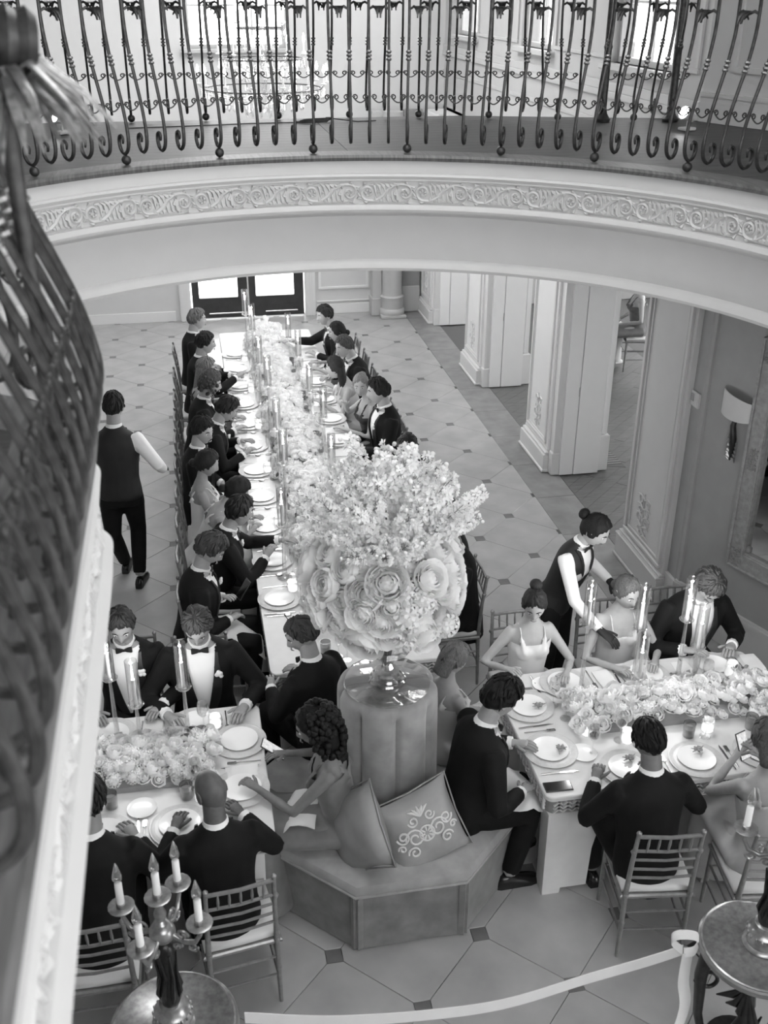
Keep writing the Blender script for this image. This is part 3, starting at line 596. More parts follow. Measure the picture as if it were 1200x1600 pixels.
def hair_cap(M, style, th, fem, seed):
    na, ne = HA.shape[1], HA.shape[0]; r = np.random.default_rng(seed); x, y, z = head_shape(HA, HE, fem)
    a = np.abs(HA)
    line = np.interp(a, [0, .5, 1.0, 1.25, 1.5, 1.9, 2.4, PI], [.068, .062, .034, -.004, -.02, -.035, -.065, -.08] if not fem else [.074, .064, .028, -.024, -.036, -.055, -.085, -.095])
    if style == 'receding': line = np.interp(a, [0, .5, 1.0, 1.4, 1.9, PI], [.112, .10, .055, .0, -.03, -.07])
    line = line + .006 * np.sin(HA * 7 + seed) + .005 * np.sin(HA * 17 + 2 * seed)
    f = np.clip((z - line) / .020, 0, 1); f = f * f * (3 - 2 * f)
    nx, ny, nz = np.sin(HA) * np.cos(HE), np.cos(HA) * np.cos(HE), np.sin(HE)
    rough = {'curly': .008, 'wavy': .010}.get(style, .005)
    w = rough * (np.sin(HA * 9 + 3 * HE + seed) * np.sin(HE * 11 + seed * 2) + .8 * r.standard_normal(x.shape) * .6)
    if style in ('curly',): th = th + .012
    top = np.clip(nz, 0, 1)
    off = f * (th * (.75 + .5 * top) + w) - .006 * (1 - f)
    if not fem: off = np.where(f > 0, off * np.interp(z, [-.075, .0], [.35, 1.0]), off)
    if style == 'side': off += f * .010 * np.sin(HA * 1 + .9) * top
    x, y, z = x + nx * off, y + ny * off, z + nz * off
    mb = MB(); mb.M = M; keep = (f.ravel() > .02); vs = list(zip(x.ravel(), y.ravel(), z.ravel()))
    mb.add(vs, grid_faces(na, ne, keep) + [tuple(range((ne - 1) * na, ne * na))])
    if style in ('short', 'side', 'wavy', 'receding', 'long', 'bob'):
        rr_ = random.Random(seed * 13 + 1); nl = 70 if style in ('short', 'side', 'wavy') else 30
        for k in range(nl):
            az = rr_.uniform(-PI, PI); e1 = math.asin(max(-.9, min(.95, np.interp(abs(az), [0, .5, 1.0, 1.4, 1.9, PI], [.62, .58, .33, .05, -.25, -.55])))); e0 = rr_.uniform(e1 + .25, 1.45); e2 = max(e1, e0 - rr_.uniform(.35, .8)); da = rr_.uniform(-.35, .35); pts = []
            for q in range(4):
                t = q / 3; e = e0 + (e2 - e0) * t; aa = az + da * t; X_, Y_, Z_ = head_shape(np.array([aa]), np.array([e]), fem); n_ = V(math.sin(aa) * math.cos(e), math.cos(aa) * math.cos(e), math.sin(e)); lift = th * (.75 + .5 * max(0, n_[2])) * (1 if fem else float(np.interp(Z_[0], [-.075, 0], [.35, 1]))) + .002 + (.006 if style == 'wavy' else .002) * math.sin(PI * t)
                pts.append((X_[0] + n_[0] * lift, Y_[0] + n_[1] * lift, Z_[0] + n_[2] * lift))
            w_ = rr_.uniform(.007, .012); mb.tube(pts, [w_ * .6, w_, w_ * .9, w_ * .15], 4, flat=.6)
    if style == 'bun': mb.ball((0, -.125, .045), .042, .038, .042, 12, 8)
    if style == 'high_bun': mb.ball((0, -.085, .125), .045, .045, .038, 12, 8)
    if style == 'low_bun': mb.ball((0, -.115, -.03), .042, .036, .036, 12, 8)
    if style in ('long', 'long_back', 'bob'):
        L = {'long': .34, 'long_back': .38, 'bob': .14}[style]; rings = []
        for k in range(8):
            q = k / 7; rings.append([((.083 - .012 * q + .004 * math.sin(5 * aa + k)) * math.cos(aa), -.055 - .03 * q + (.052 - .008 * q) * math.sin(aa), .03 - L * q) for aa in [2 * PI * i / 16 for i in range(16)]])
        mb.loft(rings)
    if style == 'curly':
        for k in range(150):
            aa = r.uniform(.9, 2 * PI - .9); e = r.uniform(-.7, 1.5); mb.ball((.098 * math.sin(aa) * math.cos(e), -.005 + .112 * math.cos(aa) * math.cos(e), .132 * math.sin(e)), r.uniform(.012, .02), n=6, k=4)
    if style == 'afro_long':
        mb.ball((0, -.045, -.05), .10, .085, .17, 14, 10)
        for k in range(230):
            aa = r.uniform(1.1, 2 * PI - 1.1); e = r.uniform(-1.45, 1.2); zz = .135 * math.sin(e) if e > 0 else .25 * math.sin(e); mb.ball((.125 * math.sin(aa) * max(.5, math.cos(e)), -.03 + .125 * math.cos(aa) * max(.55, math.cos(e)), zz), r.uniform(.015, .026), n=6, k=4)
    return mb
def ik(S, W, l1, l2, pole):
    S, W = V(*S), V(*W); d = W - S; L = np.linalg.norm(d); mx = (l1 + l2) * .995
    if L > mx: W = S + d / L * mx; d = W - S; L = mx
    u = d / L; a = (l1 * l1 - l2 * l2 + L * L) / (2 * L); h = math.sqrt(max(1e-6, l1 * l1 - a * a)); p = V(*pole); p = norm(p - u * p.dot(u)); return S + u * a + p * h, W
SEC_M = [(-.14, .150, .118, -.005), (-.04, .172, .125, -.005), (.10, .150, .112, 0), (.22, .158, .118, .004), (.34, .178, .125, .004), (.42, .183, .116, -.004), (.475, .150, .092, -.014), (.515, .092, .072, -.018), (.555, .060, .060, -.010), (.66, .056, .058, .008)]
SEC_F = [(-.14, .150, .115, -.005), (-.04, .170, .122, -.008), (.10, .122, .092, 0), (.22, .132, .100, .004), (.34, .150, .105, .004), (.42, .150, .098, -.004), (.475, .120, .075, -.012), (.515, .070, .058, -.016), (.555, .047, .048, -.008), (.65, .044, .046, .006)]
def sec_at(S, h):
    hs = [s[0] for s in S]; return [np.interp(h, hs, [s[k] for s in S]) for k in (1, 2, 3)]
def torso_rings(S, inf, h0, h1, n=20, k=14):
    out = []
    for i in range(k + 1):
        h = h0 + (h1 - h0) * i / k; a, b, yo = sec_at(S, h); inf_ = inf * float(np.interp(h, [.44, .53], [1, .35]))
        out.append([((a + inf_) * math.cos(t), yo + (b + inf_) * math.sin(t), h) for t in [2 * PI * j / n for j in range(n)]])
    return out
SNAP = {}
REMESH = []    # (object, voxel, post, smooth iterations) evaluated together at the end
def tmpmesh(name, mb, material, parent, voxel, post=None, extra=None, it=3):
    me = bpy.data.meshes.new(name); me.from_pydata(mb.v, [], mb.f); me.update(); me.materials.append(material)
    o = obj(name, me, parent); md = o.modifiers.new('r', 'REMESH'); md.mode = 'VOXEL'; md.voxel_size = voxel; md.use_smooth_shade = True
    s = o.modifiers.new('s', 'SMOOTH'); s.iterations = it; s.factor = .5
    REMESH.append((o, post, extra)); return o
def add_hand(mbr, mbf, W, d, nrm, side, curl, sc, thumb=.6):
    d = norm(d); nrm = norm(nrm - d * np.dot(nrm, d)); lat = np.cross(d, nrm) * 1.0
    tside = lat if side > 0 else -lat        # thumbs point to the midline when the palms face down
    rings = []
    for t, w, th in ((-.02, .026, .022), (.02, .034, .018), (.06, .040, .016), (.09, .038, .014)):
        c_ = W + d * t * sc; rings.append([c_ + sc * (w * math.cos(a) * lat + th * math.sin(a) * nrm) for a in [2 * PI * j / 10 for j in range(10)]])
    mbr.loft(rings)
    for i, (o, L) in enumerate(((-.029, .060), (-.010, .076), (.010, .082), (.029, .074))):
        p = W + d * .075 * sc + tside * o * sc; dd = d.copy(); pts = [p]; 
        for k in range(3):
            ang = curl * (.6 + .5 * k); ca, sa = math.cos(ang), math.sin(ang); dd2 = dd * ca + nrm * sa; nn = nrm
            dd = norm(dd2); p = p + dd * L * sc * (.42, .33, .25)[k]; pts.append(p)
        mbf.tube(pts, [.0095 * sc, .009 * sc, .008 * sc, .0065 * sc], 6)
    td = norm(d * .75 + tside * thumb); p0 = W + d * .02 * sc + tside * .022 * sc
    p1 = p0 + td * .045 * sc; p2 = p1 + norm(td + d * .4 + nrm * curl * .5) * .035 * sc; mbf.tube([p0, p1, p2], [.012 * sc, .0105 * sc, .008 * sc], 6)
def person(label, loc, head_deg, sex='m', outfit='tux', seated=True, lean=6, turn=0, side=0, hy=0, hp=8, hands=((.17, .40, .80), (-.17, .40, .80)), curl=(.35, .35), skinv=.42, hair=('short', .03, .014), face=True, seat=.46, scale=1.0, dress=.6, jack=None, knees=.42, legs=None, hroll=0, seed=0, flower=True, glove=False, palm=None, bow=True, hdir=(None, None), strap=True, top=.355):
    fem = sex == 'f'; S = SEC_F if fem else SEC_M; sc = scale * (.95 if fem else 1.0)
    root = thing('person', label, 'person', (loc[0], loc[1], 0), math.radians(head_deg) - PI/2)
    P0 = V(0, 0, (seat + .095) if seated else .93 * sc)
    Tm = Matrix.Translation(P0) @ Matrix.Rotation(math.radians(turn), 4, 'Z') @ Matrix.Rotation(math.radians(-lean), 4, 'X') @ Matrix.Rotation(math.radians(side), 4, 'Y') @ Matrix.Scale(sc, 4)
    def T(x, y, z): q = Tm @ Vector((x, y, z)); return V(q.x, q.y, q.z)
    Hc = T(0, .035 if not fem else .032, .695 if not fem else .682)
    Hm = Matrix.Translation(Hc) @ Matrix.Rotation(math.radians(turn + hy), 4, 'Z') @ Matrix.Rotation(math.radians(-hp), 4, 'X') @ Matrix.Rotation(math.radians(hroll), 4, 'Y') @ Matrix.Scale(sc * (1.0 if not fem else 1.0), 4)
    sk = skin(skinv); sx = .172 if not fem else .142; l1, l2 = .295 * sc, .265 * sc
    ar = (.056, .047, .040, .036, .027) if not fem else (.044, .038, .033, .030, .022)
    arms = []
    for i, s in enumerate((1, -1)):
        sh = T(s * sx, -.012, .435); pole = Tm.to_3x3() @ Vector((s * .75, -.35, -.8)); el, wr = ik(sh, hands[i], l1, l2, pole); arms.append((sh, el, wr))
    hips = [T(s * .088, 0, -.02) for s in (1, -1)]
    if legs: kn = [V(*legs[0]), V(*legs[1])]; an = [V(*legs[2]), V(*legs[3])]
    elif seated: kn = [V(s * .13, knees, seat + .06) for s in (1, -1)]; an = [V(s * .12, knees - .04, .09) for s in (1, -1)]
    else: kn = [V(s * .09, .03, .50 * sc) for s in (1, -1)]; an = [V(s * .09, -.02, .09) for s in (1, -1)]
    def limb(mb, pts, rs, n=10): mb.tube(pts, rs, n)
    def armtube(mb, a, inf, upto=1.0):
        sh, el, wr = a; e = el + (wr - el) * upto
        limb(mb, [sh + (sh - el) * .12, sh, sh + (el - sh) * .5, el, el + (e - el) * .35, e], [(r + inf) * sc for r in (ar[0] * .8, ar[0], ar[1], ar[2], ar[3], ar[4] + (ar[3] - ar[4]) * (1 - upto))])
    def legtube(mb, i, inf, upto=1.0):
        k, a, h = kn[i], an[i], hips[i]; e = k + (a - k) * upto
        limb(mb, [h, h + (k - h) * .3, h + (k - h) * .7, k, k + (e - k) * .3, e], [(r + inf) * sc for r in (.082, .084, .066, .056, .054, .042)])
    # --- body: one continuous surface (torso, neck, arms, hands, legs) with the head and fingers
    mb = MB(); mf = MB(); old = mb.M; mb.M = Tm; mb.loft(torso_rings(S, 0, -.14, .66, 16, 16))
    if fem:
        for s in (-1, 1): mb.ball((s * .062, .082, .325), .056, .05, .054, 12, 8)
    mb.M = None
    for a in arms: armtube(mb, a, 0)
    for i in (0, 1): legtube(mb, i, 0)
    for i, (sh, el, wr) in enumerate(arms):
        d = wr - el if hdir[i] is None else V(*hdir[i]); pn = V(0, 0, -1) if palm is None else V(*palm[i]); d = norm(d)
        if hdir[i] is None: d = norm(d + V(0, 0, .25 if d[2] < -.3 else 0))
        add_hand(mb, mf, wr, d, pn, 1 if i == 0 else -1, curl[i], sc * (.92 if fem else 1.0))
    if glove:
        for i, (sh, el, wr) in enumerate(arms):
            mg = MB(); d = norm(wr - el); add_hand(mg, mg, wr, norm(d + V(0, 0, .25 if d[2] < -.3 else 0)), V(0, 0, -1), 1 if i == 0 else -1, curl[i], sc * 1.08); mg.build('glove', 'vest', root, 60)
    add_head(mf, Hm, fem)
    tmpmesh('body', mb, sk, root, .0125, None, mf, 3)
    # --- hair and face
    hst, hv, hth = hair
    if hst != 'bald':
        hair_cap(Hm, hst, hth, fem, seed).build('hair', hairm(hv), root, 180)
    if face:
        for s in (-1, 1):
            m2 = MB(); m2.M = Hm; m2.ball((s * .031, .0800, .012), .0125, .009, .0068, 10, 6, 0); m2.ball((s * .031, .0868, .0115), .0058, .003, .0058, 8, 4, 1); m2.build('eye', ['eye_white', 'iris'], root, 180)
            m2 = MB(); m2.M = Hm; m2.tube([(s * .014, .0935, .030), (s * .030, .0915, .037), (s * .048, .0805, .030)], [.003, .0042, .002], 5); m2.build('eyebrow', hairm(min(hv, .12)) if hst != 'bald' else 'brow', root)
        m2 = MB(); m2.M = Hm; m2.tube([(-.023, .0905, -.061), (-.010, .1005, -.058), (0, .1015, -.060), (.010, .1005, -.058), (.023, .0905, -.061)], [.002, .0055, .006, .0055, .002], 6); m2.build('lips', mat('lip_%02d' % int(skinv * 100), skinv * .55, .4), root, 180)
    suit = jack or 'tux'; suit = MATS[suit] if isinstance(suit, str) else suit
    def inv(me):
        n = len(me.vertices); co = np.empty(n * 3); me.vertices.foreach_get('co', co); co = co.reshape(-1, 3); Mi = np.array(Tm.inverted()); return co @ Mi[:3, :3].T + Mi[:3, 3]
    def vcut(hb, wt, wb=.012, ht=.56):
        def post(q): 
            w = wb + (wt - wb) * np.clip((q[:, 2] - hb) / (.50 - hb), 0, 1.2) ** .8
            return (q[:, 1] > .01) & (q[:, 2] > hb) & (q[:, 2] < ht) & (np.abs(q[:, 0]) < w)
        return post
    def surf(h, x, off):
        a, b, yo = sec_at(S, h); a += off; b += off; return (x, yo + b * math.sqrt(max(.02, 1 - min(.98, (x / a) ** 2))), h)
    def collar_bow(bow_m='satin'):
        m2 = MB(); m2.M = Tm; rg = []
        for h, rr_, yo in ((.540, .070, -.012), (.552, .067, -.010), (.568, .064, -.005), (.568, .059, -.005), (.54, .059, -.008)):
            k_ = 1.0 if not fem else .84; rg.append([(rr_ * k_ * math.cos(t), yo + rr_ * k_ * math.sin(t) * 1.02, h - .018 * max(0, math.sin(t))) for t in [2 * PI * j / 18 for j in range(18)]])
        m2.loft(rg, cap=False); m2.build('collar', 'shirt', root, 60)
        if not bow: return
        m2 = MB(); m2.M = Tm @ Matrix.Translation((0, .072 if not fem else .058, .528 if not fem else .53))
        for s in (-1, 1): m2.loft([[(s * u, y * .6, v) for y, v in ((-.008, -h_), (.008, -h_), (.008, h_), (-.008, h_))] for u, h_ in ((.004, .007), (.02, .014), (.042, .020), (.05, .017))])
        m2.ball((0, .003, 0), .009, .008, .010, 8, 4); m2.build('bow_tie', bow_m, root, 40)
    if outfit in ('tux', 'waiter'):
        vest = outfit == 'waiter'
        m2 = MB(); m2.M = Tm; m2.loft(torso_rings(S, .010, -.10, .515, 18, 14))
        m2.M = None
        if vest:
            for a in arms: armtube(m2, a, .013, .93)
            tmpmesh('shirt', m2, MATS['shirt'], root, .0125)
        else:
            m2.build('shirt', 'shirt', root, 60)
        collar_bow()
        mj = MB(); mj.M = Tm; mj.loft(torso_rings(S, .024 if not vest else .020, -.20 if not vest else -.08, .550, 18, 18)); mj.M = None
        if not vest:
            for a in arms: armtube(mj, a, .017, .90)
            for i, (sh, el, wr) in enumerate(arms):
                m3 = MB(); u = norm(wr - el); m3.tube([wr - u * .045 * sc, wr - u * .004 * sc], [.040 * sc, .038 * sc], 10); m3.build('shirt_cuff', 'shirt', root, 60)
        tmpmesh('jacket' if not vest else 'waistcoat', mj, suit if not vest else MATS['vest'], root, .0135, ('cut', Tm.copy(), vcut(.06 if not vest else .16, .088 if not vest else .075)), None, 3)
        if vest:
            for s in (-1, 1):
                rows = []
                for k in range(10):
                    h = .15 + (.515 - .15) * k / 9; w0 = .012 + .063 * max(0, (h - .16) / .34) ** .8
                    rows.append([surf(h, s * (w0 - .008), .024), surf(h, s * (w0 + .014), .027), surf(h, s * (w0 + .014), .018), surf(h, s * (w0 - .008), .014)])
                m3 = MB(); m3.M = Tm; m3.loft(rows); m3.build('waistcoat_edge', 'vest', root, 40)
        if not vest:
            for s in (-1, 1):
                rows = []
                for k in range(9):
                    h = .07 + (.50 - .07) * k / 8; w0 = .012 + .076 * (k / 8) ** .8; wd = .012 + .045 * math.sin(PI * min(1, (k + 1.2) / 8.5)) ** .7
                    rows.append([surf(h, s * (w0 - .004), .030), surf(h, s * (w0 + wd), .033), surf(h, s * (w0 + wd), .025), surf(h, s * (w0 - .004), .020)])
                m3 = MB(); m3.M = Tm; m3.loft(rows); m3.build('lapel', 'satin', root, 40)
            if flower:
                m3 = MB(); m3.M = Tm; q = surf(.40, -.095, .042); rr_ = random.Random(seed)
                for k in range(9): m3.ball((q[0] + rr_.uniform(-.016, .016), q[1] + rr_.uniform(0, .012), q[2] + rr_.uniform(-.016, .016)), .014, .010, .014, 6, 4)
                m3.build('boutonniere', 'petal', root, 180)
        mt = MB(); mt.M = Tm; mt.loft(torso_rings(S, .014, -.14, .06, 16, 6)); mt.M = None
        for i in (0, 1): legtube(mt, i, .016, .94)
        tmpmesh('trousers', mt, MATS['tux'], root, .015, None, None, 3)
    else:
        dm = cloth(dress); m2 = MB(); m2.M = Tm; m2.loft(torso_rings(S, .011, -.12, top + .02, 18, 14))
        for s in (-1, 1): m2.ball((s * .062, .084, .315), .066, .058, .062, 12, 8)
        if strap:
            for s in (-1, 1):
                pts = [surf(.33, s * .075, .052), surf(.40, s * .085, .022), (s * .085, .045, .475), (s * .082, -.02, .495), (s * .075, -.09, .43), (s * .07, -.115, .34)]; m2.tube(pts, .013, 6)
        m2.M = None
        if seated:
            rg = []
            c0, c1 = (hips[0] + hips[1]) / 2, (kn[0] + kn[1]) / 2
            for t in (-.15, .1, .4, .75, 1.0, 1.1): c_ = c0 + (c1 - c0) * t; rg.append([(c_[0] + (.20 + .02 * t) * math.cos(a), c_[1], c_[2] + .085 * math.sin(a)) for a in [2 * PI * j / 16 for j in range(16)]])
            m2.loft(rg); rg = []
            for t in (-.05, .3, .7, 1.0): q = c1 + V(0, -.05 * t, 0); rg.append([(q[0] + (.21 + .05 * t) * math.cos(a), q[1] + (.075 + .06 * t) * math.sin(a) + .01, q[2] * (1 - t) + .06 * t + .04 * (1 - t)) for a in [2 * PI * j / 16 for j in range(16)]])
            m2.loft(rg)
        else:
            c0 = (hips[0] + hips[1]) / 2; m2.loft([[(c0[0] + r_ * math.cos(a), c0[1] + r_ * .8 * math.sin(a), z_) for a in [2 * PI * j / 16 for j in range(16)]] for r_, z_ in ((.17, c0[2]), (.19, c0[2] * .6), (.24, .05))])
        tp = top
        tmpmesh('dress', m2, dm, root, .0135, ('cut', Tm.copy(), lambda q: (q[:, 2] > tp) & (q[:, 2] < tp + .05) & (np.abs(np.abs(q[:, 0]) - .08) > .018) if strap else (q[:, 2] > tp)), None, 3); SNAP[REMESH[-1][0].name] = tp
    for i in (0, 1):
        k, a = kn[i], an[i]; fd = norm(V(.06 * (1 if i == 0 else -1), 1, 0)); ft = a * V(1, 1, 0); lt = V(fd[1], -fd[0], 0)
        rg = []
        for t, w, h in ((-.075, .026, .05), (-.055, .034, .085), (.0, .037, .09), (.07, .040, .062), (.13, .044, .048), (.17, .036, .04), (.19, .014, .025)):
            cc = ft + fd * t * sc; rg.append([cc + lt * w * sc * x_ + V(0, 0, h * z_ + .001) for x_, z_ in ((-1, 0), (1, 0), (1, .45), (.72, .9), (0, 1), (-.72, .9), (-1, .45))])
        m3 = MB(); m3.loft(rg); m3.build('shoe', 'shoe' if not fem else cloth(dress), root, 60)
    return root, arms, Tm, Hm
def finish_people():
    bpy.context.view_layer.update(); dg = bpy.context.evaluated_depsgraph_get()
    for o, post, extra in REMESH:
        me = bpy.data.meshes.new_from_object(o.evaluated_get(dg)); nv = len(me.vertices); co = np.empty(nv * 3, np.float32); me.vertices.foreach_get('co', co); co = co.reshape(-1, 3)
        nl = len(me.loops); li = np.empty(nl, np.int32); me.loops.foreach_get('vertex_index', li); q = li.reshape(-1, 4) if nl == 4 * len(me.polygons) else None
        polys = [tuple(p.vertices) for p in me.polygons] if q is None else q.tolist()
        if post:
            Mi = np.array(post[1].inverted()); cen = np.array([co[list(p)].mean(0) for p in polys]) if q is None else co[q].mean(1); lc = cen @ Mi[:3, :3].T + Mi[:3, 3]; bad = post[2](lc); polys = [p for p, b in zip(polys, bad) if not b]
            if o.name in SNAP:
                tp = SNAP[o.name]; M_ = np.array(post[1]); lv = co @ Mi[:3, :3].T + Mi[:3, 3]; sn = (np.abs(lv[:, 2] - tp) < .0085) & (np.abs(np.abs(lv[:, 0]) - .08) > .02); lv[sn, 2] = tp; co = lv @ M_[:3, :3].T + M_[:3, 3]
        vs = co.tolist()
        if extra: off = len(vs); vs = vs + extra.v; polys = polys + [tuple(off + i for i in f) for f in extra.f]
        m2 = bpy.data.meshes.new(o.name); m2.from_pydata(vs, [], polys); m2.materials.append(o.data.materials[0]); m2.polygons.foreach_set('use_smooth', [True] * len(m2.polygons)); m2.update()
        o.modifiers.clear(); old = o.data; o.data = m2; bpy.data.meshes.remove(old); bpy.data.meshes.remove(me)
# ================================================================ TABLES
TZ = .76
def table(name, x0, x1, y0, y1, label, legs, carve):
    t = thing(name, label, 'table', ((x0 + x1) / 2, (y0 + y1) / 2, 0)); w, h = (x1 - x0) / 2, (y1 - y0) / 2; r = .05
    def rr(w, h, r): return [(sx * (w - r) + r * math.cos(a), sy * (h - r) + r * math.sin(a)) for sx, sy, a0 in ((1, 1, 0), (-1, 1, PI/2), (-1, -1, PI), (1, -1, 3 * PI/2)) for a in [a0 + PI/2 * k / 4 for k in range(5)]]
    MB().prism(rr(w, h, r), TZ - .03, TZ, .006).build('tabletop', 'table', t)
    MB().prism(rr(w - .012, h - .012, r), TZ - .125, TZ - .03).build('apron', 'carving', t)
    # carved lattice band round the apron
    mb = MB()
    def band(ax, pos, a0, a1, sgn):
        n = max(1, int((a1 - a0) / .05)); st = (a1 - a0) / n
        for i in range(n):
            for d in (0, 1):
                for oz in (-.112, -.087, -.062):
                    u0, u1 = a0 + i * st, a0 + (i + 1) * st; z0, z1 = TZ + oz, TZ + oz + .025
                    p = [(u0 if d == 0 else u1, z0), ((u0 + u1) / 2, z1)]
                    du = .006
                    q = [(p[0][0] - du, p[0][1]), (p[0][0] + du, p[0][1]), (p[1][0] + du, p[1][1]), (p[1][0] - du, p[1][1])]
                    if ax == 'x': vs = [(u, pos, z) for u, z in q] + [(u, pos + sgn * .012, z) for u, z in q]
                    else: vs = [(pos, u, z) for u, z in q] + [(pos + sgn * .012, u, z) for u, z in q]
                    mb.add(vs, [(4, 5, 6, 7), (0, 1, 5, 4), (1, 2, 6, 5), (2, 3, 7, 6), (3, 0, 4, 7)])
    for c_ in carve:
        if c_ == 's': band('x', -h + .012, -w + .05, w - .05, -1)
        if c_ == 'w': band('y', -w + .012, -h + .05, h - .05, -1)
        if c_ == 'e': band('y', w - .012, -h + .05, h - .05, 1)
    if mb.f: mb.build('apron_lattice', 'carving_light', t)['kind'] = 'stuff'
    mb = MB().box(-w + .02, w - .02, -h + .01, h - .01, TZ - .134, TZ - .124, bev=.003); mb.build('apron_moulding', 'carving_light', t)
    for lx, ly in legs:
        mb = MB(); sx = 1 if lx < 0 else -1
        mb.loft([[(lx + a * k, ly + b * k, z) for a, b in ((-.06, -.06), (.06, -.06), (.06, .06), (-.06, .06))] for z, k in ((0, .86), (.03, .9), (TZ - .13, 1.0))])
        mb.loft([[(lx + a, ly + b * k, z) for a, b in ((0, -.035), (sx * (.22 + .10 * kk), -.035), (sx * (.22 + .10 * kk), .035), (0, .035))] for z, k, kk in ((.02, 1, 0), (.3, 1, .1), (.52, 1, .5), (TZ - .13, 1, 1))])
        mb.build('leg', 'table', t)
    return t
lt_ = table('long_table', -2.63, -1.49, -2.51, 4.95, 'very long white banquet table covered with flowers and glassware', [(-.45, -3.55), (.45, -3.55), (-.45, -1.2), (.45, -1.2), (-.45, 1.2), (.45, 1.2), (-.45, 3.55), (.45, 3.55)], 'swe')
table('dining_table', -4.45, -2.73, -3.93, -2.79, 'white carved-edge table on the left, under candles and flowers', [(-.74, -.44), (.74, -.44), (-.74, .44), (.74, .44)], 'se')
table('dining_table', -1.245, .5, -3.925, -2.785, 'white carved-edge table on the right with a phone on its corner', [(-.785, -.49), (.78, -.49), (-.785, .49), (.78, .49)], 'sw')

# ================================================================ SETTEE (octagonal seat round an upholstered column)
SX, SY = -2.03, -3.36
st = thing('round_settee', 'octagonal velvet settee round a tall channelled column', 'settee', (SX, SY, 0))
def octa(a): return [(a / math.cos(PI/8) * math.cos(PI/8 + k * PI/4), a / math.cos(PI/8) * math.sin(PI/8 + k * PI/4)) for k in range(8)]
def octr(a, z, wob=0): 
    o_ = octa(a); out = []
    for i in range(8):
        p, q = o_[i], o_[(i + 1) % 8]
        for k in range(4): t = k / 4; out.append((p[0] + (q[0] - p[0]) * t, p[1] + (q[1] - p[1]) * t, z + wob * math.sin(i * 2 + k * 1.6)))
    return out
MB().loft([octr(.73, .012, .004), octr(.725, .15), octr(.72, .40), octr(.705, .408)]).build('skirt', 'velvet_skirt', st)
for k in range(8):
    p = octa(.735)[k]; a = PI/8 + k * PI/4; mb = MB(); mb.M = Matrix.Translation((p[0], p[1], 0)) @ Matrix.Rotation(a, 4, 'Z')
    mb.loft([[(-.02, -.035, z), (.006, -.012, z), (-.006, 0, z), (.006, .012, z), (-.02, .035, z)] for z in (.015, .2, .395)]); mb.build('skirt_pleat', 'velvet_skirt', st)
MB().loft([octr(.70, .40), octr(.735, .408), octr(.738, .43), octr(.72, .462), octr(.66, .48), octr(.4, .486)]).build('seat', 'velvet', st, 40)
MB().tube([(p[0], p[1], .404) for p in octr(.737, 0)], .008, 6, closed=True).build('piping', 'velvet', st, 180)
CT = 1.25
def half(front):
    n = 40; rings = []
    a0, a1 = (PI + .012, 2 * PI - .012) if front else (.012, PI - .012)
    for z, k in ((.44, 1.03), (.6, 1.0), (.9, .985), (CT - .10, .98), (CT - .05, .965), (CT - .022, .93), (CT - .006, .86), (CT, .7)):
        row = []
        for i in range(n + 1):
            a = a0 + (a1 - a0) * i / n; u = (i / n * 4) % 1.0; ch = 1 - .13 * (1 - abs(math.sin(PI * (i / n) * 4)) ** .35) * (1 if z < CT - .07 else .4)
            r_ = .293 * k * ch; e = min(1, min(i, n - i) / 2.0); r_ *= .93 + .07 * e
            row.append((r_ * math.cos(a), r_ * math.sin(a) * 1.0 + (-.004 if front else .004), z))
        for i in range(1, 6): t = i / 6; row.append((row[n][0] * (1 - t) + row[0][0] * t, -.006 if front else .006, z))
        rings.append(row)
    return MB().loft(rings)
for f in (True, False): half(f).build('column_half', 'velvet', st, 60)
gd = tag(MB().lathe([(.235, 0), (.242, .005), (.242, .011), (.236, .016), (.01, .016)], 40, (SX - .005, SY - .02, CT + .0005)).build('glass_disc', 'glass', None, 40), 'round clear glass plate lying on top of the settee column', 'glass plate')
vz = CT + .0175
vs_ = thing('flower_vase', 'clear cut-glass urn on rings holding the giant flower arrangement', 'vase', (SX - .005, SY - .02, vz))
MB().lathe([(.10, 0), (.105, .012), (.098, .022)], 28).lathe([(.088, .022), (.095, .034), (.088, .046)], 28).lathe([(.07, .046), (.078, .058), (.068, .07)], 28).build('ring_base', 'crystal', vs_, 50)
MB().lathe([(.02, .07), (.035, .085), (.022, .11), (.03, .135), (.075, .17), (.13, .215), (.145, .26), (.14, .262), (.07, .18), (.02, .15)], 14).build('bowl', 'crystal', vs_)

